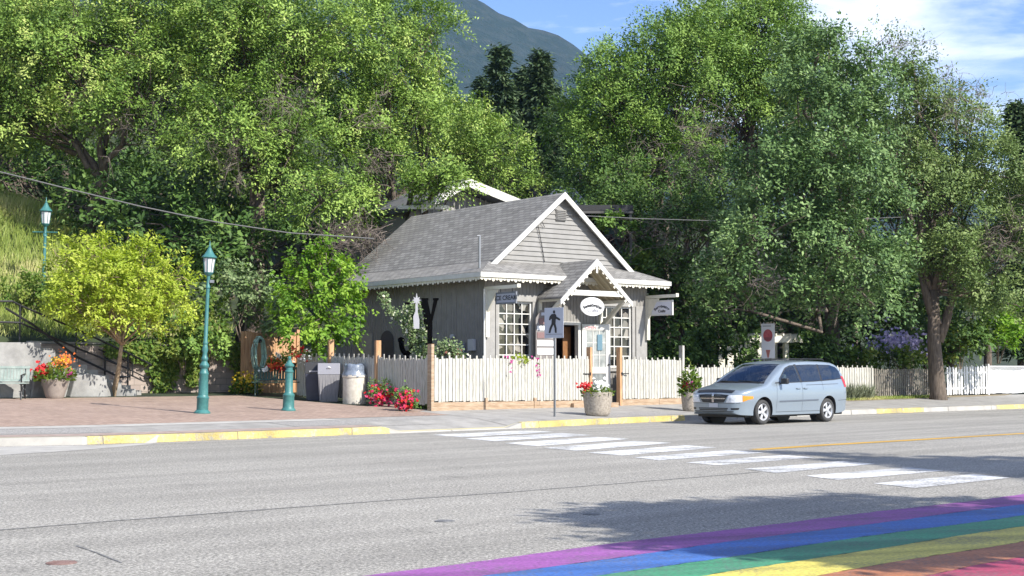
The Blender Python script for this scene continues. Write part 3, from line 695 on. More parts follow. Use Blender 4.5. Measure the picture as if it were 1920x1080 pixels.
# door frame, open white door
mb = MB(); x0, x1, z0, z1 = DO
mb.bx((x0, -.03, z0), (x0+.1, .15, z1)); mb.bx((x1-.1, -.03, z0), (x1, .15, z1)); mb.bx((x0+.1, -.03, z1-.1), (x1-.1, .15, z1))
df = mb.build('door_frame', white, shop)
MB().bx((x0+.74, .4, z0+.02), (x1-.06, .45, z1-.15)).build('inner_door', doorwood, df)
da = R(-24); dl = .93; dh = 2.27; dz = .64
door = empty('door', (DO[1]+.02, -.06, dz), da); door.parent = shop
mb = MB(); st = .15
mb.bx((0, -.02, 0), (st, .02, dh)); mb.bx((dl-st, -.02, 0), (dl, .02, dh)); mb.bx((st, -.02, dh-.2), (dl-st, .02, dh)); mb.bx((st, -.02, 0), (dl-st, .02, .28)); mb.bx((st, -.02, .72), (dl-st, .02, .92))
mb.build('door_leaf', white, door)
MB().bx((st, -.006, .28), (dl-st, .006, .72)).build('notice_panel', mat('notice board', (.14, .15, .15), .6, (.25, .27, .26), 9), door)
mb = MB()
for i in (1, 2): mb.bx((st+(dl-2*st)*i/3-.012, -.015, .92), (st+(dl-2*st)*i/3+.012, .015, dh-.2)); mb.bx((st, -.013, .92+(dh-1.12)*i/3-.012), (dl-st, .013, .92+(dh-1.12)*i/3+.012))
mb.build('muntins', white, door)
MB().bx((st, -.004, .92), (dl-st, .004, dh-.2)).build('pane', mat('door glass', (.20, .22, .22), .1, (.42, .44, .43), 3, spec=.7), door)
MB().tube((dl-.06, -.05, 1.0), (dl-.06, -.02, 1.0), .03, n=10).build('handle', blackm, door)
bn = MB().bx((.02, -.035, dh-.17), (dl-.16, -.022, dh-.05)).build('banner', white, door)
text_mesh('lettering', 'OPEN', .11, mat('faded red', (.55, .22, .24), .6), bn, (.28, -.037, dh-.11), (1, 0, 0), (0, 0, 1), .001, bold=.003, sx=1.3)
mb = MB()
for c in (.30,): mb.bx((.50, -.034, 1.45), (.66, -.024, 1.95)); 
mb.build('poster', mat('poster blue', (.12, .22, .28), .5), door)
# porch
PX, PH, PE = 3.30, 1.36, 1.30; PA, PF = 4.86, 3.68
mb = MB()
slab([(PX-PH, -PE, PF), (PX, -PE, PA), (PX, GY-.04, PA), (PX-PH, -.03, PF)], .06)
slab([(PX+.001, -PE, PA), (PX+PH, -PE, PF), (PX+PH, -.03, PF), (PX+.001, GY-.04, PA)], .06)
pr = mb.build('porch_roof', MATS['shingles'], shop); uv_slope(pr)
mb = MB()
slab([(PX-PH+.08, -PE+.05, PF+.0), (PX, -PE+.05, PA-.075), (PX, -.02, PA-.075), (PX-PH+.08, -.02, PF+.0)], .02)
slab([(PX+.001, -PE+.05, PA-.075), (PX+PH-.08, -PE+.05, PF), (PX+PH-.08, -.02, PF), (PX+.001, -.02, PA-.075)], .02)
for i in range(4): 
    yy = -PE+.3+i*.28
    for sg in (-1, 1):
        mb.tube((PX+sg*.03, yy, PA-.15), (PX+sg*(PH-.1), yy, PF-.04), .03, n=4)
mb.build('porch_ceiling', soffit, pr)
mb = MB()
for sg in (-1, 1):
    p0 = (PX+sg*(PH+.10), PF-.10); p1 = (PX, PA+.02)
    vs = [Vector((p[0], yy, p[1]+dz_)) for yy in (-PE-.05, -PE-.005) for p, dz_ in ((p0, 0), (p1, 0), (p1, -.19), (p0, -.15))]
    mb.add(vs, [(0, 1, 2, 3), (7, 6, 5, 4), (0, 4, 5, 1), (1, 5, 6, 2), (2, 6, 7, 3), (3, 7, 4, 0)])
mb.build('barge_boards', white, pr)
mb = MB(); k = 9
for sg in (-1, 1):
    for i in range(k):
        f = (i+.5)/k; x = PX+sg*(PH*(1-f)+.05); z = PF-.26+(PA-PF+.08)*f; mb.box((x, -PE-.02, z), (.07, .02, .12), rotm(0, sg*R(42)))
mb.box((PX, -PE-.02, PA-.30), (.07, .03, .24))
mb.build('porch_trim', trimc, pr)
MB().bx((PX-PH+.22, -PE+.0, PF+.06), (PX+PH-.22, -PE+.1, PF+.22)).build('tie_beam', white, pr)
for sg in (-1, 1):
    mb = MB(); x = PX+sg*(PH-.12)
    mb.bx((x-.05, -PE+.02, PF-.12), (x+.05, -.02, PF-.02)); mb.bx((x-.05, -.11, PF-.95), (x+.05, -.012, PF-.121))
    mb.add([(x-.045, -PE+.15, PF-.13), (x+.045, -PE+.15, PF-.13), (x+.045, -PE+.33, PF-.13), (x-.045, -PE+.33, PF-.13), (x-.045, -.12, PF-.92), (x+.045, -.12, PF-.92), (x+.045, -.12, PF-.74), (x-.045, -.12, PF-.74)],
           [(0, 1, 2, 3), (7, 6, 5, 4), (0, 4, 5, 1), (1, 5, 6, 2), (2, 6, 7, 3), (3, 7, 4, 0)])
    mb.build('porch_bracket', trimc, pr)
# porch steps
MB().bx((2.4, -1.0, .3), (4.0, -.02, .60)).bx((2.3, -1.4, .3), (4.1, -1.001, .47)).build('porch_steps', plank, shop)
# corner sign brackets projecting towards the street
for (x, L_, zz) in ((.02, 1.62, 3.96), (BW-.02, 1.45, 3.90)):
    mb = MB(); mb.bx((x-.05, -L_, zz-.10), (x+.05, -.02, zz)); mb.bx((x-.06, -L_-.03, zz-.09), (x+.06, -L_-.001, zz+.02)); mb.bx((x-.06, -.13, 2.45), (x+.06, -.032, zz-.101))
    mb.prism([(-.14, zz-.11), (-.62, zz-.11), (-.14, zz-.75)], ayz, x-.035, x+.035)
    mb.build('sign_bracket', MATS['cream trim'], shop)
mb = MB().tube((-.06, -.06, .5), (-.06, -.06, 3.9), .035, n=8).tube((-.06, -.06, .5), (-.06, -.28, .42), .035, n=8); mb.build('downspout', white, shop, smooth=40)
# side wall details: hatch outline, meters, lamp, arched niche
mb = MB(); 
for a, b in (((-.022, 1.75, 2.5), (-.001, 1.78, 4.1)), ((-.022, .4, 4.07), (-.001, 1.75, 4.1))): mb.bx(a, b)
mb.build('conduit', siding, shop)
mb = MB(); mb.bx((-.12, .42, 2.05), (-.015, .72, 2.40)); mb.build('meter_box', mat('meter grey', (.42, .43, .46), .5), shop, bevel=.01)
mb = MB(); mb.bx((-.10, .95, 1.75), (-.015, 1.2, 2.3)); mb.build('meter_box', mat('meter dark', (.22, .23, .26), .5), shop, bevel=.01)
MB().tube((-.2, 1.07, 2.05), (-.10, 1.07, 2.05), .13, n=16).build('meter_dial', MATS['meter grey'], shop)
MB().tube((-.1, 1.62, 2.5), (-.015, 1.62, 2.5), .07, n=12).build('wall_lamp', MATS['meter grey'], shop)
mb = MB(); pts = [(-.42, 0), (.42, 0), (.42, 1.6)] + [(.42*math.cos(a), 1.6+.42*math.sin(a)) for a in [math.pi*i/12 for i in range(1, 12)]] + [(-.42, 1.6)]
mb.prism([(a+5.4, b+.75) for a, b in pts], ayz, -.03, -.005); sw = mb.build('shuttered_door', mat('dark shutter', (.05, .05, .055), .7), shop)
mb = MB()
for i in range(8): mb.bx((-.045, 5.02, .85+i*.22), (-.031, 5.78, .87+i*.22))
mb.build('slats', MATS['dark shutter'], sw)
MB().bx((-.05, 6.3, .5), (-.015, 7.0, 2.7)).build('pale_shutter', MATS['lap siding light'], shop)
# round wall ornament beside the porch
wo_ = empty('wall_ornament', BM_ @ Vector((2.70, -.06, 3.30)), BR_, 'round grey medallion with a small white ledge over the shop door', 'wall ornament')
mb = MB(); prof = [(.20, -.0), (.21, .03), (.17, .05), (.15, .03), (.02, .05)]
mb.lathe(prof, n=24); mb.v = [(x, -z, y) for x, y, z in mb.v]; mb.build('medallion', mat('pewter', (.22, .22, .22), .5, (.36, .36, .35), 12, .4), wo_, smooth=40)
mb = MB(); mb.bx((-.22, -.10, -.36), (.20, .04, -.30)); mb.prism([(-.14, -.301), (.14, -.301), (.02, -.2)], axz, -.05, .02); mb.build('ledge', trimc, wo_)
# oval hanging sign
p = bl(1110.5, 575, -PE+.04); ov = empty('oval_sign', BM_ @ p, BR_, 'white oval shop sign with grey script hanging under the porch beam', 'sign')
el = lambda a, b, n=40: [(a*math.cos(2*math.pi*i/n), b*math.sin(2*math.pi*i/n)) for i in range(n)]
MB().prism(el(.475, .285), axz, -.02, .02).build('board', vinyl, ov)
rp = el(.455, .265); mb = MB(); inner = el(.435, .247)
for i in range(40):
    j = (i+1) % 40; mb.add([(rp[i][0], -.024, rp[i][1]), (rp[j][0], -.024, rp[j][1]), (inner[j][0], -.024, inner[j][1]), (inner[i][0], -.024, inner[i][1])], [(0, 1, 2, 3)])
mb.build('border', mat('pale grey', (.55, .55, .56), .6), ov)
gm = mat('grey lettering', (.22, .22, .25), .6)
text_mesh('lettering', 'Sweetwater', .165, ink, ov, (0, -.030, .045), (1, 0, 0), (0, 0, 1), .003, arc=.75, bold=.004)
text_mesh('lettering', 'Crafts', .16, gm, ov, (0, -.030, -.115), (1, 0, 0), (0, 0, 1), .002, bold=.002, sx=1.1)
for q in (-.2, .2): MB().tube((q, 0, .24), (q, 0, .33), .008, n=5).build('hook', blackm, ov)
# hanging bracket signs (face the left, in shade)
def hsign(x, y0, y1, z0, z1, arm_z, label, m, lines, frame, arc=None):
    c = BM_ @ Vector((x, (y0+y1)/2, z0)); r = empty('hanging_sign', c, BR_, label, 'sign', 'bracket signs at the shop corners'); w = abs(y1-y0); h = z1-z0
    MB().bx((-.018, -w/2, 0), (.018, w/2, h)).build('board', m, r)
    mb = MB(); f = .035
    for a, b in (((-.026, -w/2-.01, -.01), (.026, -w/2+f, h+.01)), ((-.026, w/2-f, -.01), (.026, w/2+.01, h+.01)), ((-.026, -w/2+f, h-f), (.026, w/2-f, h+.01)), ((-.026, -w/2+f, -.01), (.026, w/2-f, f))): mb.bx(a, b)
    mb.build('frame', frame, r)
    for q in (-.3, .3): MB().tube((0, w*q, h), (0, w*q, arm_z-z0), .012, n=5).build('hanger', blackm, r)
    for (txt, sz, zz, ar) in lines: text_mesh('lettering', txt, sz, ink, r, (-.02, 0, zz), (0, -1, 0), (0, 0, 1), .002, arc=ar, bold=.004, sx=1.15)
hsign(.02, -.56, -1.52, 3.42, 3.75, 3.86, 'small grey ICE CREAM sign hanging from the left corner bracket', mat('sign board grey', (.40, .41, .47), .6), [('ICE CREAM', .185, .165, None)], mat('sign frame dark', (.16, .17, .19), .6))
hsign(BW-.02, -.28, -1.26, 3.24, 3.71, 3.80, 'pale hanging sign with arched dark lettering at the right corner bracket', mat('sign board pale', (.60, .60, .66), .6), [('Sweetwater', .135, .29, .55), ('Crafts', .12, .13, None)], white)
# notice board left of the door (house-shaped, striped)
nb = empty('menu_board', BM_ @ bl(1024, 665, -.35), BR_, 'house-shaped notice board with white and brown strips left of the shop door', 'notice board')
mb = MB(); mb.prism([(-.40, -.55), (.40, -.55), (.40, .92), (.0, 1.36), (-.20, 1.36), (-.40, 1.1)], axz, 0, .03); mb.build('backboard', mat('board taupe', (.20, .18, .17), .7), nb)
brn = mat('brown strip', (.20, .12, .115), .7); 
for i, (za, zb, xa, xb, m_) in enumerate(((0, .20, -.36, .36, vinyl), (.26, .43, -.36, .36, vinyl), (.50, .68, -.36, -.06, brn), (.50, .66, -.04, .36, vinyl), (.74, .88, -.36, .36, vinyl), (.93, 1.12, -.28, .34, brn))):
    MB().bx((xa, -.018, za), (xb, -.001, zb)).build('strip', m_, nb)
# planters on stools: posts that carry the board
MB().bx((-.36, .031, -1.1), (-.30, .08, .3)).bx((.30, .031, -1.1), (.36, .08, .3)).build('legs', fencegrey, nb)
# ---------------------------------------------------------------- buildings behind
def atl(px, py, Y): return at(px, py, Y)
bh = empty('background_house', at(860, 400, 55), 0, 'grey house with deep white eaves rising behind the shop roof', 'house')
o = at(860, 400, 55)
def rel(px, py, Y): return at(px, py, Y)-o
mb = MB(); a = [rel(700, 700, 62), rel(955, 700, 66)]
# body
q = [rel(745, 385, 61), rel(960, 398, 66)]
base = 4.5-o.z
def wallq(p, q2, zb, zt, t=.2):
    d = Vector((q2.x-p.x, q2.y-p.y, 0)).normalized(); n_ = Vector((-d.y, d.x, 0))*t
    vs = [Vector((p.x, p.y, zb)), Vector((q2.x, q2.y, zb)), Vector((q2.x, q2.y, zt if not isinstance(zt, tuple) else zt[1])), Vector((p.x, p.y, zt if not isinstance(zt, tuple) else zt[0]))]
    return vs + [v+n_ for v in vs]
FB = [(0, 1, 2, 3), (7, 6, 5, 4), (0, 4, 5, 1), (1, 5, 6, 2), (2, 6, 7, 3), (3, 7, 4, 0)]
gl, gr, ga = rel(768, 394, 54), rel(950, 392, 57.5), rel(846, 350, 55.8)
dd = Vector((gr.x-gl.x, gr.y-gl.y, 0)).normalized(); nn = Vector((-dd.y, dd.x, 0))
mb = MB(); pts = [Vector((gl.x, gl.y, base)), Vector((gr.x, gr.y, base)), gr, ga, gl]
mb.add(pts+[p+nn*9 for p in pts], [(0, 1, 2, 3, 4), (9, 8, 7, 6, 5), (0, 5, 6, 1), (1, 6, 7, 2), (2, 7, 8, 3), (3, 8, 9, 4), (4, 9, 5, 0)])
k_ = 0
L = (gr-gl).length
while k_ < L: 
    p = gl + dd*k_; f = k_/L; top = (gl.lerp(ga, f/.5) if f < .5 else ga.lerp(gr, (f-.5)/.5)); mb.bx((p.x-.02, p.y-.03, base), (p.x+.02, p.y+.0, top.z-.02)); k_ += .28
mb.build('wall', mat('house siding', (.30, .29, .27), .8), bh)
mb = MB(); ov_ = .95
def roofslab(A, Bp, fwd, t, ext=9.3):
    a1 = A - nn*fwd; b1 = Bp - nn*fwd; a2 = A+nn*ext; b2 = Bp+nn*ext; dn = Vector((0, 0, -t))
    mb.add([a1, b1, b2, a2, a1+dn, b1+dn, b2+dn, a2+dn], FB)
gle = gl + (gl-ga)*.12; gre = gr + (gr-ga)*.05
roofslab(gle+Vector((0, 0, .25)), ga+Vector((0, 0, .25)), ov_, .2); roofslab(ga+Vector((0, 0, .25)), gre+Vector((0, 0, .25)), ov_, .2)
mb.build('roof', mat('slate roof', (.12, .125, .135), .8), bh)
mb = MB()
for A, Bq in ((gle, ga), (ga, gre)):
    a1 = A-nn*(ov_+.05)+Vector((0, 0, .28)); b1 = Bq-nn*(ov_+.05)+Vector((0, 0, .28)); dn = Vector((0, 0, -.34)); fw = nn*.04
    mb.add([a1, b1, b1+dn, a1+dn, a1+fw, b1+fw, b1+dn+fw, a1+dn+fw], FB)
mb.bx((gl.x-.4, gl.y-1.0, gl.z-.05), (gl.x+1.5, gl.y-.88, gl.z+.09))
mb.build('barge_boards', white, bh)
# flat annex with dark roof behind the shop's right side
an = empty('dark_annex', at(1130, 470, 58), 0, 'dark lean-to with flat roof and green door behind the right of the shop', 'shed'); o2 = at(1130, 470, 58)
mb = MB(); A = at(1090, 400, 57)-o2; Bq = at(1168, 410, 60)-o2
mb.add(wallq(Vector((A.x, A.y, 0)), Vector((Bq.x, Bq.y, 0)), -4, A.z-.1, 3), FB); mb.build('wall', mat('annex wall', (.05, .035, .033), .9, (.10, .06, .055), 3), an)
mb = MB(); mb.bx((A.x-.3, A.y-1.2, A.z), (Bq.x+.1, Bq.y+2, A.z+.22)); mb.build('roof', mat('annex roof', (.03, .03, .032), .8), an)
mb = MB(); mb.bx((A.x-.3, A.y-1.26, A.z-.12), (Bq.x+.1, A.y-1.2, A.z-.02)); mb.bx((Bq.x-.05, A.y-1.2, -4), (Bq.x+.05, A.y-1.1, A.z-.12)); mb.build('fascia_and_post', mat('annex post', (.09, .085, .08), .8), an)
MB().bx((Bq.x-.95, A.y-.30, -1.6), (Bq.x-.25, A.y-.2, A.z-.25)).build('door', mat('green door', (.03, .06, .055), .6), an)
# pale roof seen past the gable
pr_ = empty('pale_roof_building', at(1070, 400, 70), 0, 'building with pale metal roof beyond the gable peak of the shop', 'building'); o3 = at(1070, 400, 70)
mb = MB(); q = [at(1045, 347, 76)-o3, at(1078, 352, 70)-o3, at(1118, 398, 69)-o3, at(1060, 400, 68)-o3, at(1000, 398, 74)-o3]
mb.add(q+[v+Vector((0, .0, -.15)) for v in q], [(0, 1, 2, 3, 4), (9, 8, 7, 6, 5)] + [(i, (i+1) % 5, 5+(i+1) % 5, 5+i) for i in range(5)]); mb.build('roof', mat('pale metal roof', (.55, .56, .60), .5), pr_)
MB().bx((-1.5, 1, -3.5), (1.0, 4, -.3)).build('wall', mat('annex wall b', (.2, .19, .18), .9), pr_)
ch = MB().bx((-1.95, 1.5, .9), (-1.1, 2.3, 1.75)).build('chimney', mat('dark chimney', (.03, .03, .032), .9), pr_)
# small dark cottage deep in the trees on the right
ct = empty('cottage', at(1405, 640, 66), 0, 'dim cottage wall with a framed window under the trees behind the van', 'house'); oc = at(1405, 640, 66)
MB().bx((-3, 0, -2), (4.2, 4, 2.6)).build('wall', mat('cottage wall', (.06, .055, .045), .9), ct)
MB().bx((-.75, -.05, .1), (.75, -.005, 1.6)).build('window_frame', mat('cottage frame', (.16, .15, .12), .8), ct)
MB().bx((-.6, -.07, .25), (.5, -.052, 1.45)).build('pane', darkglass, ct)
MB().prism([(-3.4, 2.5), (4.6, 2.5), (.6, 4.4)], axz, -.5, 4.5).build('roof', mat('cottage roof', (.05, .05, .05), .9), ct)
# ---------------------------------------------------------------- fences
def fence(A, Bp, label, zt0, zt1, zb0, zb1, m=None, pitch=.136, bw=.117, tall=.085, posts=(), base=None, name='picket_fence', group=None, cat='fence', postm=None, post_h=.25, post_w=.1, solid=False, alt=True, face=-1):
    m = m or fencew; d = Bp-A; L = math.hypot(d.x, d.y); rz = math.atan2(d.y, d.x); r = empty(name, (A.x, A.y, 0), rz, label, cat, group)
    mb = MB(); n = int(L/pitch)
    for i in range(n):
        x = (i+.5)*L/n; f = x/L; zt = zt0+(zt1-zt0)*f; zb = zb0+(zb1-zb0)*f; t = tall if (i % 2 == 0 and alt) else 0
        jz = rnd.gauss(0, .012); w = bw*rnd.uniform(.92, 1.03); yy = -.011 if not solid else 0
        mb.bx((x-w/2, -.020, zb+jz), (x+w/2, .004, zt+jz))
        if t: xx = x+L/n/2; mb.bx((xx-.028, -.040, zb+.01+jz), (xx+.028, -.0205, zt+t+jz))
    mb.build('pickets', m, r)
    mb = MB()
    for f in (.22, .78):
        za, zb_ = zb0+(zt0-zb0)*f, zb1+(zt1-zb1)*f
        mb.add([(0, .006, za-.04), (L, .006, zb_-.04), (L, .006, zb_+.04), (0, .006, za+.04), (0, .045, za-.04), (L, .045, zb_-.04), (L, .045, zb_+.04), (0, .045, za+.04)], FB)
    mb.build('rails', m, r)
    for (x, top, pm) in posts:
        g = zg(A.x+d.x/L*x, A.y+d.y/L*x); f = x/L
        mb = MB().bx((x-post_w/2, -.045-post_w*.3, g-.1), (x+post_w/2, .05+post_w*.3, top)); p = mb.build('post', pm, r)
    if base:
        h, bm_ = base; mb = MB(); x = 0; k = 0
        while x < L-.05:
            x1 = min(L, x+rnd.uniform(1.6, 2.6)); f0, f1 = x/L, x1/L
            for lv in (0, 1):
                a0 = zb0+(zb1-zb0)*f0-.012-lv*h/2; a1 = zb0+(zb1-zb0)*f1-.012-lv*h/2; off = rnd.uniform(-.008, .008)
                mb.add([(x+.006, -.05+off, a0-h/2+.004), (x1-.006, -.05+off, a1-h/2+.004), (x1-.006, -.05+off, a1), (x+.006, -.05+off, a0), (x+.006, .05, a0-h/2+.004), (x1-.006, .05, a1-h/2+.004), (x1-.006, .05, a1), (x+.006, .05, a0)], FB)
            x = x1
        mb.build('base_boards', bm_, r)
    return r
def dist(a, b): return math.hypot(a.x-b.x, a.y-b.y)
FA = G(808, 770); FBp = G(1105, 762); FC = G(1161, 760); FD = G(1278, 757)
def zt(px, py, p): return CH + (HY-py)/F*p.y
capg = mat('grey post', (.30, .29, .28), .8)
L1 = dist(FA, FBp)
fence(FA, FBp, 'cream picket fence on timber base boards left of the shop gate', zt(0, 672.5, FA), zt(0, 673, FBp), FA.z+.24, FBp.z+.20, posts=[(.0, zt(0, 645, FA), plank), (L1, zt(0, 651, FBp), wood), (L1*.315, FA.z+.32, plank), (L1*.62, FA.z+.30, plank)], base=(.25, plank))
L2 = dist(FC, FD)
fence(FC, FD, 'cream picket fence on timber base boards right of the shop gate', zt(0, 674, FC), zt(0, 675, FD), FC.z+.20, FD.z+.20, posts=[(.0, zt(0, 651, FC), wood), (L2, zt(0, 648, FD), fencew)], base=(.22, plank))
# return section going back along the plaza, in shade
FE = G(640, 757); d = (FE-FA); 
rd = Vector((-.609, .793, 0)); FE = FA + rd*3.9; FG = FA + rd*7.4
for p in (FE, FG): p.z = zg(p.x, p.y)
fence(FG, FA, 'shaded picket fence between the plaza bins and the shop garden', zt(0, 667, FG), zt(0, 673, FA), FG.z+.06, FA.z+.16, posts=[(2.05, zt(0, 642, FG)+.05, wood), (4.7, zt(0, 643, FE)+.05, wood)])
# hinges on the gate posts
for p_, lb in ((FBp, 'left'), (FC, 'right')):
    r0 = empty('gate_hinge', (p_.x, p_.y, p_.z+1.0), R(37.5), 'black strap hinge on the %s post of the shop gateway' % lb, 'hinge', 'strap hinges of the gateway')
    s_ = -1 if lb == 'left' else 1
    MB().bx((min(0, s_*.34), -.085, -.015), (max(0, s_*.34), -.06, .015)).build('strap', blackm, r0); MB().tube((s_*.04, -.09, -.05), (s_*.04, -.09, .05), .018, n=8).build('pin', blackm, r0)
# further fences along the pavement to the right
def line(px, n=29.75): k = (px-960)/F; Y = n/(NX*k+NY); X = k*Y; return Vector((X, Y, zg(X, Y)))
P1, P2, P3, P4, P5, P6 = line(1284), line(1632), line(1634), line(1742), line(1772), line(1850)
fence(P1, P2, 'long cream picket fence behind the parked van', P1.z+1.18, P2.z+1.18, P1.z+.06, P2.z+.06, pitch=.17, bw=.14, tall=.08, posts=[(dist(P1, P2), P2.z+1.16, fencew)])
rd2 = (P4-P3); 
fence(P3, P4, 'weathered grey picket gate standing in shade left of the big trunk', P3.z+1.12, P4.z+1.12, P3.z+.06, P4.z+.05, m=fencegrey, pitch=.15, bw=.085, alt=False, name='picket_gate', posts=[(dist(P3, P4), P4.z+1.1, trimc)], cat='gate', post_w=.14)
fence(P5, P6, 'white gap-board fence just right of the big trunk', P5.z+1.20, P6.z+1.24, P5.z+.05, P6.z+.05, m=vinyl, pitch=.24, bw=.13, tall=.06, posts=[(dist(P5, P6)-.02, P6.z+1.34, vinyl)])
P7 = line(1985)
vf = fence(P6+Vector((.05, .04, 0)), P7, 'solid white vinyl fence with slatted top at the right edge', P6.z+1.06, P7.z+1.06, P6.z+.05, P7.z+.05, m=vinyl, pitch=.30, bw=.302, alt=False, name='vinyl_fence', posts=[(3.6, P7.z+1.34, vinyl)])
mb = MB(); L = dist(P6, P7); 
for i in range(int(L/.1)): mb.bx((.05+i*.1, -.02, P6.z+1.07), (.085+i*.1, .0, P6.z+1.22))
mb.bx((0, -.03, P6.z+1.22), (L, .02, P6.z+1.26)); mb.build('slatted_top', vinyl, vf)
for (a, b, lb) in ((1668, 1700, 'pair of white trellis posts in the purple flower bed'),):
    r0 = empty('trellis', line(a, 31.5), R(44), lb, 'trellis'); L = dist(line(a, 31.5), line(b, 31.5))
    MB().bx((-.04, -.04, 0), (.04, .04, 2.45)).bx((L-.04, -.04, 0), (L+.04, .04, 2.45)).bx((-.04, -.03, 2.45), (L+.04, .03, 2.52)).build('frame', vinyl, r0)
    mb = MB()
    for i in range(8): mb.tube((.04, 0, 1.2+i*.15), (L-.04, 0, 1.2+i*.15), .008, n=4)
    mb.build('wires', galv, r0)
# garden arbour behind the van
ap = at(1385, 690, 57); ap.z = zg(ap.x, ap.y); ar = empty('garden_arbour', ap, R(20), 'cream timber arbour with flat top behind the van roof', 'arbour')
mb = MB(); H = CH+(HY-642)/F*57-ap.z
for x in (.9, 2.15): 
    for y in (0, .9): mb.bx((x-.09, y-.09, 0), (x+.09, y+.09, H-.002))
mb.build('posts', trimc, ar)
MB().bx((.35, -.3, H), (2.75, -.12, H+.28)).bx((.35, 1.0, H), (2.75, 1.15, H+.28)).build('beams', trimc, ar)
mb = MB()
for i in range(7): mb.bx((.5+i*.33, -.35, H+.281), (.56+i*.33, 1.2, H+.36))
mb.build('slats', trimc, ar)
mb = MB()
for i in range(4): mb.bx((-.8+i*.4, .2, 0), (-.52+i*.4, .24, H-.1+.1*(i % 2)))
mb.build('side_boards', trimc, ar)
# ice cream banner on a pole
bp = at(1440, 690, 50.5); bp.z = zg(bp.x, bp.y); ib = empty('banner_sign', bp, -R(32), 'tall white banner with a red ice cream cone picture above the van', 'banner')
zt_ = CH+(HY-607)/F*50.5-bp.z; zb_ = CH+(HY-672)/F*50.5-bp.z
MB().bx((-.25, -.01, zb_), (.25, .01, zt_)).build('cloth', mat('banner cloth', (.62, .62, .66), .6), ib)
MB().tube((-.17, .03, 0), (-.17, .03, zt_+.05), .02).tube((-.23, .03, zt_-.02), (.23, .03, zt_-.02), .012).build('pole', galv, ib)
mb = MB(); c = (zt_-.42)
MB().prism([(a*.175, c+b*.22) for a, b in el(1, 1, 24)], axz, -.018, -.011).build('scoop_picture', mat('sorbet red', (.32, .05, .07), .6, (.42, .10, .11), 12), ib)
MB().prism([(-.13, c-.17), (.13, c-.17), (.15, c-.06), (-.15, c-.06)], axz, -.0195, -.0185).build('cup_picture', mat('cup brown', (.22, .06, .07), .6), ib)
MB().prism([(-.085, zb_+.30), (.085, zb_+.30), (.02, zb_+.02), (-.02, zb_+.02)], axz, -.018, -.011).build('cone_picture', mat('cone brown', (.36, .12, .10), .6), ib)
MB().bx((-.19, -.016, zt_-.1), (.12, -.011, zt_-.07)).build('caption_strip', mat('caption', (.25, .25, .27), .6), ib)
# ---------------------------------------------------------------- lamps and bollard
lampprof = [(.235, 0), (.235, .03), (.20, .07), (.165, .10), (.165, .40), (.178, .42), (.178, .45), (.150, .48), (.142, .52), (.122, 1.06), (.135, 1.09), (.135, 1.12), (.115, 1.15), (.10, 1.20), (.095, 1.24), (.13, 1.28), (.14, 1.33), (.11, 1.38), (.075, 1.44), (.10, 1.50), (.10, 1.53), (.07, 1.58), (.062, 1.66), (.088, 1.76), (.075, 1.84), (.06, 1.90), (.075, 1.93), (.075, 1.96), (.058, 2.0), (.05, 3.45), (.065, 3.47), (.065, 3.52), (.045, 3.56), (.05, 3.80), (.10, 3.84), (.12, 3.88)]
def lamp(p, rz, tilt, label, arm=False, scale=1):
    r = empty('street_lamp', p, rz, label, 'street lamp', 'teal lantern lamp posts', ry=tilt); r.scale = (scale,)*3
    MB().lathe([(a*.97, b) for a, b in lampprof], n=20).build('post', teal, r, smooth=35)
    mb = MB(); n = 8
    for k in range(n):
        a = 2*math.pi*k/n; c0 = Vector((math.cos(a)*.125, math.sin(a)*.125, 3.9)); c1 = Vector((math.cos(a)*.17, math.sin(a)*.17, 4.30)); mb.tube(c0, c1, .009, n=4)
    mb.lathe([(.13, 3.885), (.135, 3.905)], n=8); mb.lathe([(.175, 4.295), (.18, 4.315)], n=8); mb.build('lantern_cage', teal, r)
    MB().lathe([(.115, 3.91), (.16, 4.29)], n=8).build('lantern_glass', frost, r)
    MB().lathe([(.215, 4.317), (.215, 4.335), (.15, 4.40), (.085, 4.50), (.05, 4.58), (.035, 4.60), (.04, 4.63), (.02, 4.66), (.012, 4.76), (.002, 4.80)], n=12).build('lantern_roof', teal, r, smooth=30)
    if arm: MB().tube((-.42, 0, 3.62), (.42, 0, 3.62), .022, n=6).tube((0, -.05, 3.55), (0, .05, 3.55), .05).build('cross_arm', teal, r)
    else: MB().bx((.05, -.05, 3.62), (.16, .05, 3.70)).build('photocell', galv, r)
    return r
pl = G(381, 775); lamp(pl, 0, R(1.9), 'tall teal lantern lamp post standing on the brick plaza', scale=(775-450)/F*pl.y/4.80)
p2 = at(78, 560, 47); p2.z = CH-(4.76-.0)+ (HY-370)/F*47 ; 
lamp(Vector((p2.x, p2.y, p2.z)), 0, R(.9), 'teal lantern lamp post with cross arm up on the grassy bank', arm=True)
pb = G(542, 770); bo = empty('bollard', pb, 0, 'teal turned iron bollard with domed cap on the brick plaza', 'bollard', rx=0, ry=R(.8)); bo.scale = ((770-668)/F*pb.y/1.56,)*3
MB().lathe([(.21, 0), (.21, .03), (.18, .07), (.165, .10), (.160, .40), (.172, .42), (.172, .46), (.145, .49), (.118, .54), (.108, 1.08), (.125, 1.10), (.125, 1.14), (.10, 1.17), (.10, 1.24), (.14, 1.27), (.14, 1.31), (.09, 1.36), (.06, 1.42), (.04, 1.45), (.055, 1.49), (.05, 1.53), (.02, 1.56)], n=20).build('post', teal, bo, smooth=35)
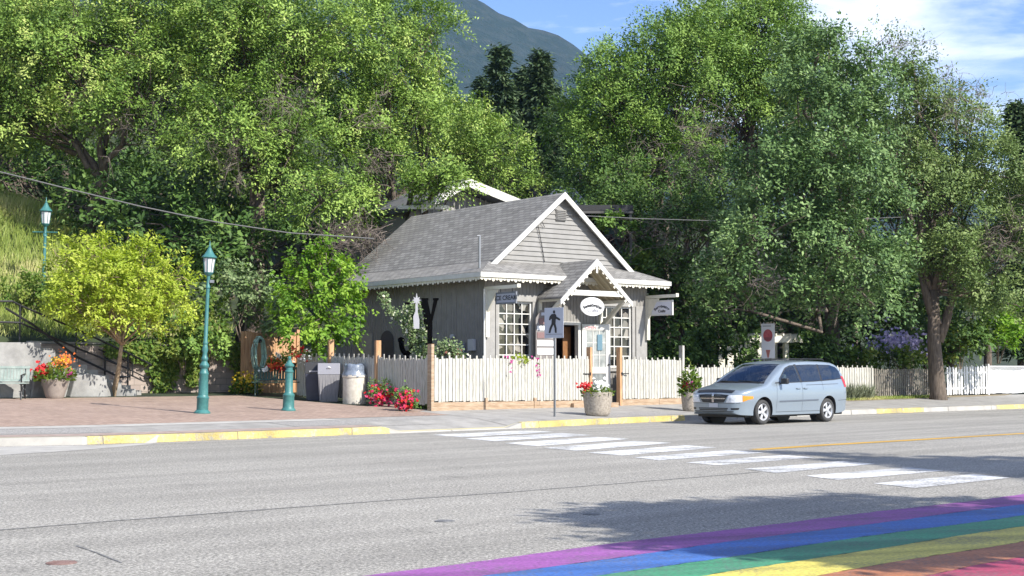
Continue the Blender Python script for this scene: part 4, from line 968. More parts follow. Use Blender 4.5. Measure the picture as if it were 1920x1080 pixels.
# ---------------------------------------------------------------- pedestrian sign
ps = G(1039, 781); sg = empty('crossing_sign', ps, -R(43), 'grey square-cornered pedestrian crossing sign on a thin steel post', 'road sign')
k = ps.y/F; H = (781-577)*k
MB().bx((-.028, .0, -.1), (.028, .035, H-.05)).build('post', galv, sg)
w_, h_ = 35*k/2/.74, 57*k
MB().bx((-w_, -.012, H-h_), (w_, -.001, H)).build('plate', signgrey, sg, bevel=.004)
MB().bx((-w_-.11, -.0125, H-.20), (-w_-.001, -.002, H-.12)).build('tab', signgrey, sg)
S_ = h_; WF = 1/.78
def ped(pts): return [((x-.5)*S_*.98*WF, H-h_ + y*S_) for x, y in pts]
mb = MB(); D0, D1 = -.0175, -.0135
mb.prism([(a*.048*S_+.015*S_, H-h_+.86*S_+b*.055*S_) for a, b in el(1, 1, 14)], axz, D0, D1)
mb.prism(ped([(.36, .72), (.43, .79), (.55, .80), (.59, .74), (.57, .60), (.56, .46), (.42, .46), (.43, .62), (.38, .64)]), axz, D0-.0003, D1)
mb.prism(ped([(.56, .74), (.60, .70), (.70, .64), (.73, .60), (.70, .57), (.58, .63)]), axz, D0-.0006, D1)
mb.prism(ped([(.36, .72), (.42, .72), (.38, .58), (.33, .60)]), axz, D0-.0009, D1)
mb.prism(ped([(.42, .47), (.50, .47), (.42, .30), (.38, .17), (.32, .17), (.35, .32)]), axz, D0-.0012, D1)
mb.prism(ped([(.48, .47), (.56, .47), (.60, .32), (.60, .17), (.54, .17), (.53, .32)]), axz, D0-.0015, D1)
mb.build('walking_figure', ink, sg)
MB().bx((-w_*.85, -.0165, H-h_+.115*S_), (w_*.85, -.0135, H-h_+.135*S_)).build('rule', mat('sign rule', (.2, .22, .26), .6), sg)
# ---------------------------------------------------------------- planters and flowers
def pot(p, r0, r1, h, m, label, rim=True, n=28, name='planter', group=None, cat='planter'):
    e = empty(name, p, 0, label, cat, group)
    MB().lathe([(r0*.8, 0), (r0*.92, .04), (r0, .10), (r1, h-.05), (r1+.01, h), (r1-.05, h), (r1-.06, h-.06)], n=n).build('pot', m, e, smooth=35)
    MB().lathe([(r1-.065, h-.07), (r1-.065, h-.055)], n=20).build('soil_surface', soil, e)
    return e
def flowers(p, r, label, groups, leafm=None, leaves=160, cat='flowers', L=.10, tall=.3, name='flower_plant', group=None):
    e = empty(name, p, 0, label, cat, group)
    P, Nn, D, T = [], [], [], []
    for _ in range(leaves):
        a = rnd.uniform(0, 6.283); q = r*math.sqrt(rnd.random()); P.append((math.cos(a)*q, math.sin(a)*q, rnd.uniform(0, tall)*(1.1-q/r*.6)-.05*(q/r))); Nn.append((math.cos(a)*.4, math.sin(a)*.4, 1)); D.append((math.cos(a)*.7, math.sin(a)*.7, .35)); T.append(rnd.random())
    leaf_object('leaves', np.array(P), np.array(Nn), np.array(D), L, L*.6, np.array(T), leafm or L_vine, e)
    for (m, cx, cy, cz, rr, n, sz) in groups:
        pts = [Vector((cx+rnd.gauss(0, rr*.5), cy+rnd.gauss(0, rr*.5), cz+rnd.gauss(0, rr*.42))) for _ in range(n)]
        blossoms(e, pts, sz, m)
    return e
stonepot = mat('aggregate pot', (.24, .21, .175), .95, (.42, .37, .31), 18, .5, bscale=30)
p = G(1120, 779); k = p.y/F
pot(p, 24*k, 28*k, 44*k, stonepot, 'round exposed-aggregate concrete planter on the kerb beside the gate')
flowers(p+Vector((0, 0, 44*k-.08)), .40, 'red and white flowers filling the round concrete planter by the gate', [(F_red, -.33, -.1, .22, .2, 46, .05), (F_white, .08, -.1, .28, .2, 60, .05), (F_white, .02, -.15, .12, .12, 20, .05)], leaves=320, L=.12, tall=.3)
p = at(1293, 745, 43.5); p.z = zg(p.x, p.y); pot(p, .24, .28, .55, stonepot, 'small concrete planter partly hidden by the van nose')
flowers(p+Vector((0, 0, .52)), .3, 'tall leafy plant with pink and red blooms beside the van nose', [(F_mag, .05, -.1, .22, .18, 40, .05), (F_red, -.12, -.1, .25, .12, 24, .05)], leaves=420, L=.16, tall=.95)
p = G(105, 747); k = p.y/F; pl_ = pot(p, 18*k, 25*k, 36*k, mat('pot taupe', (.24, .20, .175), .9, (.30, .255, .22), 7, .2), 'tapered taupe planter between the pale bench and the wall steps', n=4 if False else 24)
flowers(p+Vector((0, 0, 35*k)), .55, 'planter flowers, red on one side with an orange mound behind', [(F_red, -.32, -.1, .26, .24, 90, .06), (F_orange, .22, .1, .52, .26, 110, .04), (F_yel, .12, .1, .5, .24, 80, .04), (F_mag, .42, -.1, .2, .1, 12, .05)], leaves=520, L=.13, tall=.5)
# flower clumps on top of the front fence
for px, py, m_, n_, lb in ((952, 681, F_mag, 40, 'magenta flower clump spilling over the fence, leftmost of the three'), (1003, 683, F_mag, 46, 'magenta flower clump spilling over the fence, rightmost of the three')):
    q = FA.lerp(FBp, (px-808)/(1105-808)*1.03); c = at(px, py, q.y-.1); flowers(c, .12, lb, [(m_, 0, -.05, .08, .12, n_, .045), (m_, -.04 if px < 980 else .02, -.06, -.17, .14, n_, .045)], leaves=60, L=.07, tall=.15, group='flower clumps on the front fence')
q = FA.lerp(FBp, (974-808)/(1105-808)*1.03); c = at(974, 680, q.y-.1); flowers(c, .24, 'lime green trailing leaf clump between two pink clumps on the fence', [], leafm=L_lime, leaves=260, L=.09, tall=.30)
# red and pink bushes at the foot of the fence return
for i, (px, py, rr, hh_, lb) in enumerate(((714, 762, .38, .6, 'red and pink flowering bush right of the litter bin'), (762, 771, .30, .62, 'dark red and pink flowering bush near the fence corner post'))):
    p = G(px, py); bush('flowering_bush', p, (rr, .25, hh_*.8), lb, L_green, dens=7, L=.08, W=.05)
    e = bpy.data.objects['flowering_bush' if i == 0 else 'flowering_bush.001']
    for m_, n_ in ((F_pink, 85), (F_red, 40)): blossoms(e, [Vector((rnd.gauss(0, rr*.45), -.14+rnd.gauss(0, .09), hh_*.5+rnd.gauss(0, hh_*.2))) for _ in range(n_)], .055, m_)
# ---------------------------------------------------------------- bins
p = G(665, 757); k = p.y/F; tb = empty('litter_bin', p, R(10), 'round cream concrete litter bin with a bulging blue-grey liner bag', 'litter bin')
r_ = 21.5*k; H = 54*k
MB().lathe([(r_*.98, 0), (r_, .03), (r_, H-.08), (r_+.02, H-.07), (r_+.02, H)], n=28).build('drum', mat('cream drum', (.46, .42, .35), .85, (.60, .56, .49), 9, .3), tb, smooth=35)
mb = MB(); vs = []; nn_ = 28; rings = [(1.03, -.05), (1.05, .0), (.96, .04), (.88, .16), (.86, .26), (.80, .31), (.45, .30), (.1, .22)]
for (q, z) in rings:
    for i in range(nn_): 
        a = 2*math.pi*i/nn_; j = 1+.06*math.sin(a*7+z*20)+.04*math.sin(a*13); vs.append((math.cos(a)*r_*q*j, math.sin(a)*r_*q*j, H+z+.02*math.sin(a*5)))
mb.add(vs, [(j*nn_+i, j*nn_+(i+1) % nn_, (j+1)*nn_+(i+1) % nn_, (j+1)*nn_+i) for j in range(len(rings)-1) for i in range(nn_)]); mb.build('liner_bag', mat('liner plastic', (.07, .09, .125), .25, (.24, .28, .34), 4, .5, bscale=12, spec=.7), tb, smooth=True)
def recbin(px, py, wpx, hpx, label, m, m2, rz):
    p = G(px, py); k = p.y/F; w = wpx*k; h = hpx*k; e = empty('recycling_bin', p, rz, label, 'recycling bin', 'recycling bins by the fence')
    mb = MB(); d = w*.9
    mb.add([(-w*.42, -d*.42, 0), (w*.42, -d*.42, 0), (w*.42, d*.42, 0), (-w*.42, d*.42, 0), (-w/2, -d/2, h*.70), (w/2, -d/2, h*.70), (w/2, d/2, h*.70), (-w/2, d/2, h*.70)], [(3, 2, 1, 0), (4, 5, 6, 7), (0, 1, 5, 4), (1, 2, 6, 5), (2, 3, 7, 6), (3, 0, 4, 7)])
    mb.build('bin_body', m, e, bevel=.012)
    mb = MB(); mb.prism([(-d/2-.01, h*.705), (d/2, h*.705), (d/2, h), (-d*.28, h)], lambda a, b, dd: (dd, a, b), -w/2-.01, w/2+.01); lid = mb.build('lid', m2, e, bevel=.012)
    return e, w, d, h
e1, w_, d_, h_ = recbin(591, 751, 36, 72, 'black bin with a slot opening, darker of the two by the fence', mat('navy plastic', (.022, .025, .042), .5, (.035, .04, .06), 4), blackm, R(8))
MB().bx((-w_*.3, -d_*.52, h_*.74), (w_*.3, -d_*.47, h_*.78)).build('slot_label', mat('slot label', (.3, .3, .32), .5), e1)
e2, w_, d_, h_ = recbin(617, 753, 40, 72, 'grey slatted bin with a round white disc on its hood', mat('grey slats', (.17, .165, .175), .7, (.26, .255, .26), 4, stretch=(9, 9, .7)), mat('grey hood', (.20, .20, .225), .5), R(8))
mb = MB()
for i in range(7): mb.bx((-w_*.4+i*w_*.125, -d_*.50, .06), (-w_*.4+i*w_*.125+.03, -d_*.46, h_*.66))
mb.build('slats', MATS['grey slats'], e2)
MB().tube((0, -d_*.44, h_*.86), (0, -d_*.40, h_*.88), .055, n=16).build('disc', vinyl, e2)
# ---------------------------------------------------------------- benches
def bench(px, py, L, label, m, rz, lm):
    p = G(px, py) if py else px; b = empty('park_bench', p, rz, label, 'bench', 'park benches on the plaza')
    mb = MB()
    for i in range(5): mb.bx((-L/2, -.30+i*.105, .43), (L/2, -.30+i*.105+.088, .465))
    mb.build('seat', m, b)
    mb = MB(); mb.box((0, .27, .88), (L, .03, .07), rotm(-.15)); mb.box((0, .235, .52), (L, .03, .06), rotm(-.15)); n = int(L/.085)
    for i in range(n): mb.box((-L/2+.04+i*(L-.08)/(n-1), .252, .70), (.07, .018, .32), rotm(-.15))
    mb.build('backrest', m, b)
    for sx in (-1, 1):
        x = sx*(L/2-.12); mb = MB()
        mb.path([(x, -.30, .0), (x, -.24, .22), (x, -.28, .42)], .024, 6).path([(x, .30, 0), (x, .22, .25), (x, .24, .45), (x, .285, .92)], .024, 6).path([(x, -.29, .42), (x, .23, .42)], .022, 6).path([(x, -.27, .44), (x, -.30, .66), (x, -.05, .68), (x, .25, .70)], .022, 6)
        mb.build('leg_and_arm', lm, b)
    return b
bp_ = G(22, 749)
bench(Vector((bp_.x-.55, bp_.y+.1, bp_.z)), None, 1.9, 'pale grey-green slatted bench against the concrete wall at the left edge', greyb, R(8), blackm)
bq = G(527, 743); bench(bq, None, 1.75, 'dark green bench behind the bollard below the flower basket', greenw, R(2), mat('green iron', (.05, .09, .07), .5))
# ---------------------------------------------------------------- left walls, stairs, rails
wr_ = empty('concrete_wall', atn(-150, 745, 38.4)*1, R(44.4), 'grey cast concrete wall with stepped top at the foot of the stairs', 'wall'); wr_.location.z = 0
def topx(pts, n): # px,py -> (s-s0, z)
    s0 = sn(*atn(-150, 745, 38.4).xy)[0]; out = []
    for q in pts: a = atn(q[0], q[1], n); out.append((sn(a.x, a.y)[0]-s0, a.z))
    return out
tp = topx([(-150, 642), (76, 642), (77, 656), (104, 658), (105, 672), (130, 690), (160, 690), (161, 700), (196, 703), (197, 717), (229, 717), (229.5, 729), (256, 729), (257, 742)], 38.4)
poly = [(tp[0][0], .5)] + tp + [(tp[-1][0], .5)]
mb = MB(); mb.prism(poly, axz, 0, .32); o = mb.build('cast_wall', boulder, wr_)
# irregular buttress block in front
mb = MB(); q = topx([(128, 745), (138, 705), (160, 700), (196, 706), (200, 745)], 38.3); 
mb.prism([(a, max(b, .55)) for a, b in q], axz, -.28, -.002); mb.build('buttress', boulder, wr_, bevel=.04)
mb = MB(); q = topx([(60, 748), (66, 700), (88, 660), (92, 748)], 38.3); mb.prism([(a, max(b, .5)) for a, b in q], axz, -.14, -.002); mb.build('buttress', boulder, wr_, bevel=.04)
# stairs climbing left between the walls
st = empty('staircase', (0, 0, 0), 0, 'concrete stairs climbing left behind the cast wall', 'stairs'); mb = MB()
s_r = sn(*atn(262, 742, 38.9).xy)[0]
for i in range(10):
    s1 = s_r-.36*i; z = .70+.155*(i+1)
    a = [rs(s1-.36*(1 if i < 9 else 9), 38.75), rs(s1, 38.75), rs(s1, 39.93), rs(s1-.36*(1 if i < 9 else 9), 39.93)]
    mb.add([(x, y, .4) for x, y in a] + [(x, y, z) for x, y in a], [(3, 2, 1, 0), (4, 5, 6, 7), (0, 1, 5, 4), (1, 2, 6, 5), (2, 3, 7, 6), (3, 0, 4, 7)])
mb.build('steps', concrete, st)
rw = empty('retaining_wall', (0, 0, 0), 0, 'pinkish block retaining wall behind the stairs, draped with vines', 'wall'); mb = MB()
sa, sb = sn(*atn(60, 742, 39.97).xy)[0], sn(*atn(452, 738, 39.97).xy)[0]
def quadbox(sa, sb, na, nb, za, zb_, zb2=None):
    a = [rs(sa, na), rs(sb, na), rs(sb, nb), rs(sa, nb)]; zt2 = zb2 if zb2 is not None else zb_
    mb.add([(x, y, za) for x, y in a] + [(a[0][0], a[0][1], zb_), (a[1][0], a[1][1], zt2), (a[2][0], a[2][1], zt2), (a[3][0], a[3][1], zb_)], [(3, 2, 1, 0), (4, 5, 6, 7), (0, 1, 5, 4), (1, 2, 6, 5), (2, 3, 7, 6), (3, 0, 4, 7)])
quadbox(sa, sb, 39.95, 40.25, .3, 2.25, 2.12); o = mb.build('block_wall', retain, rw); uv_slope(o)
mb = MB(); quadbox(sa-.02, sb+.03, 39.91, 40.29, 2.26, 2.33, 2.20); 
mb.build('coping', concrete, rw)
def rail(pts, r=.03): return MB().path([Vector(p) for p in pts], r, 8)
hr = empty('handrail', (0, 0, 0), 0, 'black handrail with three posts running down the near side of the stairs', 'handrail'); n_ = 38.85
A_ = lambda px, py: atn(px, py, n_)
rail([A_(-40, 565), A_(22, 565), A_(38, 573), A_(145, 618), A_(245, 664), A_(285, 684), ]).build('top_rail', blackm, hr)
rail([A_(-40, 603), A_(37, 605), A_(143, 652), A_(243, 692)]).build('lower_rail', blackm, hr)
rail([A_(10, 578), A_(60, 608), A_(143, 668), A_(225, 707), A_(245, 706)], .035).build('stringer', blackm, hr)
for a, b in (((37, 570), (37, 642)), ((143, 617), (142, 674)), ((241, 661), (241, 727))): MB().tube(A_(*a), A_(*b), .028).build('rail_post', blackm, hr)
h2 = empty('handrail', (0, 0, 0), 0, 'shorter black wall-side handrail ending in an upright loop', 'handrail'); n_ = 39.8
rail([A_(185, 655), A_(250, 682), A_(275, 677), A_(294, 677), A_(295, 710), A_(275, 708), A_(200, 672)], .02).build('loop_rail', blackm, h2)
MB().tube(A_(198, 656), A_(198, 708), .03).build('rail_post', blackm, h2); MB().tube(A_(250, 660), A_(250, 706), .025).build('rail_post', blackm, h2)
# ---------------------------------------------------------------- wooden fence, hose
wa = atn(452, 735, 39.2); wb = atn(560, 735, 39.4); wf = empty('wooden_fence', (wa.x, wa.y, 0), math.atan2(wb.y-wa.y, wb.x-wa.x), 'tan cedar board fence carrying a coiled green hose', 'fence'); L = dist(wa, wb)
ztp = CH+(HY-622)/F*wa.y; mb = MB(); x = 0
while x < L: 
    w_ = rnd.uniform(.13, .16); mb.bx((x, -.012+rnd.uniform(-.005, .005), .4), (x+w_-.008, .012, ztp+rnd.uniform(-.02, .02))); x += w_
mb.build('boards', wood, wf)
MB().bx((-.02, .014, ztp-.3), (L, .05, ztp-.2)).bx((-.02, .014, 1.0), (L, .05, 1.1)).build('rails', wood, wf)
MB().bx((L-.12, -.06, .4), (L, -.014, ztp+.12)).build('post', wood, wf)
hc = at(482, 665, wa.y-.15); ho = empty('garden_hose', hc, math.atan2(wb.y-wa.y, wb.x-wa.x), 'coiled pale green garden hose hanging on the cedar fence', 'hose'); k = wa.y/F
mb = MB()
for j in range(12):
    ax, az = (12+rnd.uniform(-5, 4.5))*k, (32+rnd.uniform(-5, 3))*k; cx = rnd.uniform(-.06, .06)
    mb.path([(cx+ax*math.cos(2*math.pi*i/30), -.05-.012*j+.01*math.sin(i), az*math.sin(2*math.pi*i/30)+.02*math.sin(i*1.3+j)) for i in range(31)], .017, 6)
mb.build('coils', mat('hose green', (.28, .46, .40), .4, (.40, .58, .50), 4), ho, smooth=True)
MB().tube((.0, -.02, .42), (.0, -.2, .44), .05, n=10).build('hanger', blackm, ho)
# red and white flower basket beside the hose, flowers over the bench
flowers(at(523, 683, bq.y-.1+.3), .34, 'orange-red and white flower basket above the green bench', [(F_orange, -.08, -.1, .0, .22, 110, .05), (F_red, .0, -.1, -.05, .2, 60, .05), (F_white, .30, -.1, .02, .1, 30, .05), (F_white, .0, -.1, .24, .12, 24, .045), (F_white, -.42, -.1, -.18, .1, 16, .05)], leaves=360, L=.1, tall=.35)
p = bq + Vector((0.15, .55, 0)); MB_ = MB().tube((0, 0, -.2), (0, 0, .75), .05).lathe([(.16, .75), (.26, 1.0), (.28, 1.05)], n=16)
hb = empty('flower_stand', p, 0, 'dark stand holding the red flower basket behind the green bench', 'plant stand'); MB_.build('stand', mat('stand brown', (.08, .05, .03), .8), hb)
flowers(G(462, 738), .5, 'low yellow flowers added for the sunlit foot of the cedar fence below the hose', [(F_yel, 0, 0, .35, .45, 150, .05)], leaves=500, L=.13, tall=.55)  # added clump: its yellow stands in for sunlight on the lower fence
flowers(at(560, 668, 43.6), .5, 'trailing red and white flowers at the far end of the shaded fence', [(F_red, 0, -.1, .08, .3, 40, .05), (F_white, .2, -.1, .0, .35, 26, .045)], leaves=200, L=.1, tall=.25)
flowers(G(765, 757)+Vector((-.85, .2, 0)), .22, 'small sprig of pale flowers at the foot of the litter bin', [(F_yel, 0, 0, .2, .15, 12, .04), (F_white, .1, 0, .2, .15, 14, .04)], leaves=120, L=.1, tall=.3)
# ---------------------------------------------------------------- letters J O Y with star
yd = .5
def bigletter(ch, px, py, wpx, hpx, Y, label):
    c = at(px, py, Y); k = Y/F; e = empty('letter_sign', (c.x, c.y, c.z-hpx*k/2), R(-6), label, 'letter', 'big black letters spelling JOY')
    H = hpx*k; W = wpx*k; t = .05
    if ch == 'Y':
        mb = MB(); s = W/2
        mb.prism([(-s*.95, H), (-s*.30, H), (.16*s, H*.60), (.02*s, H*.48), (-.26*s, H*.48)], axz, -t, t); mb.prism([(s*.46, H), (s*.88, H), (s*.26, H*.50), (.021*s, H*.50), (.11*s, H*.62)], axz, -t+.003, t-.003)
        mb.prism([(-.27*s, H*.50), (.27*s, H*.50), (.27*s, 0), (-.27*s, 0)], axz, -t-.003, t+.003); mb.bx((-s, -t-.002, H-.004), (-s*.2, t+.002, H+.06)); mb.bx((s*.38, -t-.002, H-.004), (s, t+.002, H+.06)); mb.bx((-s*.5, -t-.005, -.06), (s*.5, t+.005, 0))
    elif ch == 'O':
        mb = MB(); n = 32; a, b = el(W/2, H/2, n), el(W/2*.52, H/2*.78, n); vs = []
        for d in (-t, t):
            for q in (a, b): vs += [(x, d, z+H/2) for x, z in q]
        fs = []
        for i in range(n):
            j = (i+1) % n; fs += [(i, j, n+j, n+i), (2*n+i, 3*n+i, 3*n+j, 2*n+j), (i, 2*n+i, 2*n+j, j), (n+i, n+j, 3*n+j, 3*n+i)]
        mb.add(vs, fs)
    else:
        mb = MB(); pts = [(W*.2, H), (W*.2, H*.28)] + [(W*.2*math.cos(a)*1.0-0 if False else -.08*W+.28*W*math.cos(a), H*.28+.24*H*math.sin(a)) for a in [-math.pi*i/10 for i in range(0, 11)]]
        mb.path([(x, 0, z) for x, z in pts], .075, 8); mb.bx((-.15*W, -t, H-.03), (W*.55, t, H+.03)); mb.lathe([(.02, -.09), (.09, -.05), (.1, 0), (.09, .05), (.02, .09)], c=(-.36*W, 0, H*.3), n=12)
    mb.build('letter', letterm, e); MB().bx((-.03, -.03, -1.6), (.03, .03, -.061 if ch == 'Y' else .02)).build('stake', letterm, e)
bigletter('J', 765, 618, 36, 98, 41.3, 'black letter J half hidden by the climbing rose, first of JOY')
bigletter('O', 787, 602, 30, 74, 41.4, 'black letter O behind the star ornament, middle of JOY')
bigletter('Y', 806, 603, 32, 80, 40.2, 'tall black letter Y against the grey side wall, last of JOY')
c = at(781, 563, 40.1); so_ = empty('star_ornament', c, R(-6), 'silvery star and figure ornament in front of the black letters', 'ornament'); k = 41.2/F
sp = []
for i in range(16): a = math.pi/2+math.pi*i/8; q = (8.5 if i % 2 == 0 else 4.4)*k; q *= 1.5 if i == 0 else 1; sp.append((q*math.cos(a), q*math.sin(a)))
pew = mat('pewter light', (.42, .42, .44), .5)
MB().prism(sp, axz, -.02, .02).build('star', pew, so_)
mb = MB(); mb.prism([(-2*k, -4*k), (2*k, -4*k), (2*k, -22*k), (5*k, -36*k), (5*k, -52*k), (-5*k, -52*k), (-6*k, -30*k), (-2*k, -20*k)], axz, -.016, .016); mb.build('figure', pew, so_)
# ---------------------------------------------------------------- overhead wires
def wire(name, pts, r, label):
    P = [at(*p) for p in pts]; e = empty(name, P[0], 0, label, 'wire'); mb = MB(); out = []
    for a, b, sag in zip(P, P[1:], [0]*9):
        for i in range(16): out.append(a.lerp(b, i/16))
    out.append(P[-1]); mb.path([q-P[0] for q in out], r, 5); mb.build('cable', mat('cable', (.11, .11, .11), .6), e)
wire('overhead_cable', [(-120, 292, 38), (0, 322, 38.6), (120, 352, 39.4), (260, 386, 40.3), (400, 415, 41.4), (540, 436, 42.4), (700, 447, 43.6)], .018, 'thick overhead cable sloping down across the left trees to the shop')
wire('overhead_cable', [(1063, 402, 45), (1200, 409, 47), (1400, 415, 50), (1540, 413, 52), (1700, 406, 54.5), (1960, 385, 59)], .012, 'thin overhead cable crossing the trees right of the shop gable')
# ---------------------------------------------------------------- the van
def carpaint():
    m = mat('van paint', (.235, .285, .335), .34, metal=.3, spec=.6); b = m.node_tree.nodes['Principled BSDF']; b.inputs['Coat Weight'].default_value = .8; b.inputs['Coat Roughness'].default_value = .04; return m
def glassmat(name, tint, gl):
    m = bpy.data.materials.new(name); m.use_nodes = True; t = m.node_tree; t.nodes.remove(t.nodes['Principled BSDF'])
    tr = N(t, 'ShaderNodeBsdfTransparent'); tr.inputs[0].default_value = (*tint, 1); g = N(t, 'ShaderNodeBsdfGlossy'); g.inputs['Roughness'].default_value = .03; g.inputs['Color'].default_value = (.85, .9, .95, 1)
    fr = N(t, 'ShaderNodeFresnel'); fr.inputs[0].default_value = 1.5; ad = N(t, 'ShaderNodeMath', operation='ADD'); ad.inputs[1].default_value = gl; ms = N(t, 'ShaderNodeMixShader')
    tc = N(t, 'ShaderNodeTexCoord'); n = N(t, 'ShaderNodeTexNoise'); n.inputs['Scale'].default_value = 3; n.inputs['Detail'].default_value = 4; bp = N(t, 'ShaderNodeBump'); bp.inputs['Strength'].default_value = .25; bp.inputs['Distance'].default_value = .02
    t.links.new(tc.outputs['Object'], n.inputs[0]); t.links.new(n.outputs[0], bp.inputs['Height']); t.links.new(bp.outputs[0], g.inputs['Normal'])
    t.links.new(fr.outputs[0], ad.inputs[0]); t.links.new(ad.outputs[0], ms.inputs[0]); t.links.new(tr.outputs[0], ms.inputs[1]); t.links.new(g.outputs[0], ms.inputs[2]); t.links.new(ms.outputs[0], t.nodes['Material Output'].inputs[0])
    MATS[name] = m; return m
paint = carpaint(); plast = mat('black plastic', (.02, .02, .022), .5); rubber = mat('tyre rubber', (.028, .028, .028), .8, (.05, .05, .05), 20)
alloy = mat('alloy', (.50, .51, .53), .35, metal=.35); vglass = glassmat('van glass', (.50, .60, .58), .07)
tint = glassmat('tinted glass', (.14, .13, .17), .10); lens = mat('headlamp lens', (.55, .57, .6), .12, (.8, .82, .85), 14, spec=.9); amber = mat('amber lens', (.62, .24, .03), .2); redl = mat('tail lens', (.45, .01, .015), .15)
van = empty('parked_van', (5.42, 38.42, 0), R(43.5), 'pale blue minivan parked at the kerb facing left', 'van')
TOP = [(0, .80), (.06, .885), (.16, .93), (.45, 1.00), (.9, 1.075), (1.12, 1.115), (1.6, 1.395), (2.05, 1.62), (2.25, 1.69), (2.6, 1.735), (3.3, 1.755), (4.1, 1.745), (4.5, 1.715), (4.72, 1.64), (4.86, 1.46), (4.97, 1.18), (5.03, 1.0), (5.09, .88)]
BOT = [(0, .34), (.12, .27), (.6, .25), (4.6, .25), (4.9, .30), (5.09, .38)]
WD = [(0, .60), (.04, .70), (.12, .80), (.25, .885), (.45, .94), (.8, .975), (1.3, .99), (4.3, .985), (4.75, .955), (4.95, .91), (5.04, .86), (5.09, .78)]
def sm(tab, x):
    # smoothed table lookup
    return sum(lerp_tab(tab, x+d) for d in (-.05, 0, .05))/3 if .1 < x < 4.95 else lerp_tab(tab, x)
def tumb(z): return (.955 + .045*min(1, max(0, (z-.25)/.4))) if z < .65 else (1.0 if z < .98 else 1 - .235*((z-.98)/.72)**1.15)
ST = [0, .015, .04, .08, .13, .2, .3, .42, .55] + [.55+.1*i for i in range(1, 43)] + [4.84, 4.9, 4.95, 4.99, 5.03, 5.06, 5.08, 5.09]
NS_, NC, NT = 14, 6, 6
vs = []; ring = None
for x in ST:
    t, b, w_ = sm(TOP, x), sm(BOT, x), sm(WD, x); r = .12 if x < 1.3 else .13
    zs = max(b+.1, t-r); half = []
    for i in range(NS_+1):
        z = b + (zs-b)*i/NS_; bulge = .012*math.sin(math.pi*min(1, max(0, (z-.5)/.5))); half.append((w_*tumb(z)+bulge*w_, z))
    w0 = half[-1][0]; rx = .14
    for i in range(1, NC+1):
        a = math.pi/2*i/NC; half.append((w0 - rx*(1-math.cos(a)), zs + (t-.035-zs)*math.sin(a)))
    w1 = half[-1][0]
    for i in range(1, NT+1):
        q = w1*(1-i/NT); half.append((q, t-.035*(q/w1)**2))
    full = [(-y, z) for y, z in half] + [(y, z) for y, z in reversed(half[:-1])]
    ring = len(full); vs += [(x, y, z) for y, z in full]
fs = []
for j in range(len(ST)-1):
    for i in range(ring-1): fs.append((j*ring+i, (j+1)*ring+i, (j+1)*ring+i+1, j*ring+i+1))
    fs.append((j*ring+ring-1, (j+1)*ring+ring-1, (j+1)*ring, j*ring))
h = ring//2
for base_ in (0, (len(ST)-1)*ring):
    for i in range(h): 
        a, b, c, d = base_+i, base_+i+1, base_+ring-2-i, base_+ring-1-i
        if b == c: fs.append((a, b, d))
        else: fs.append((a, b, c, d))
mb = MB().add(vs, fs); body = mb.build('body', paint, van, smooth=32)
bvh = BVHTree.FromPolygons([Vector(v) for v in mb.v], mb.f)
# wheel arches
WX = (.95, 3.98); WR = .335
cut = MB()
for x in WX:
    for sy in (-1, 1): cut.tube((x, sy*1.3, WR+.01), (x, sy*.60, WR+.01), .405, n=36)
cut.bx((-.3, -2, -1), (-.2, -1.9, -.9))
# cabin cavity and window openings, so the glass shows a real interior
cav = MB(); cvs = []; CX = [1.32, 1.5, 1.7, 1.9, 2.1, 2.3, 2.6, 3.0, 3.5, 4.0, 4.4, 4.6, 4.72, 4.80]
for x in CX:
    t, w_ = sm(TOP, x), sm(WD, x); zs = t-.13; w0 = w_*tumb(zs)
    hp = [(w_*tumb(.82)-.05, .82), (w_*tumb(1.0)-.05, min(1.0, zs-.02)), (w0-.055, zs-.02), (w0-.17, t-.085), (.3, t-.06)]
    cvs += [(x, -y, z) for y, z in hp] + [(x, y, z) for y, z in reversed(hp)]
cav.add(cvs, [(j*10+i, (j+1)*10+i, (j+1)*10+(i+1) % 10, j*10+(i+1) % 10) for j in range(len(CX)-1) for i in range(10)] + [tuple(range(9, -1, -1)), tuple(range((len(CX)-1)*10, len(CX)*10))])
WIN = [[(1.68, 1.135), (2.64, 1.155), (2.55, 1.58), (2.38, 1.565), (2.12, 1.49), (1.72, 1.20)], [(2.76, 1.16), (3.64, 1.185), (3.64, 1.605), (2.66, 1.585)], [(3.74, 1.19), (4.74, 1.24), (4.69, 1.41), (4.56, 1.52), (4.3, 1.585), (3.74, 1.605)]]
wc = MB()
for P_ in WIN: wc.prism(P_, axz, -1.4, 1.4)
WS = [(1.26, -.77), (1.20, -.4), (1.18, 0), (1.20, .4), (1.26, .77), (2.08, .60), (2.06, .3), (2.05, 0), (2.06, -.3), (2.08, -.60)]
wsc = MB().prism([(a, b) for a, b in WS], axy, 1.12, 2.2)
lining = mat('cabin lining', (.03, .03, .032), .8); body.data.materials.append(lining)
cus = []
for nm, c_ in (('arches', cut), ('cavity', cav), ('windows', wc), ('screen', wsc)):
    cu = c_.build('cutter_'+nm, lining); cu.data.materials.clear(); cu.data.materials.append(lining); cu.data.materials.append(lining); cu.data.polygons.foreach_set('material_index', [1]*len(cu.data.polygons)); cu.parent = van; cus.append(cu)
    bo_ = body.modifiers.new(nm, 'BOOLEAN'); bo_.object = cu; bo_.operation = 'DIFFERENCE'; bo_.solver = 'EXACT'
bpy.context.view_layer.update(); dg = bpy.context.evaluated_depsgraph_get(); ne = bpy.data.meshes.new_from_object(body.evaluated_get(dg)); body.modifiers.clear(); body.data = ne
[bpy.data.objects.remove(c_) for c_ in cus]; body.data.set_sharp_from_angle(angle=R(30)); 
if not len(body.data.materials): body.data.materials.append(paint)
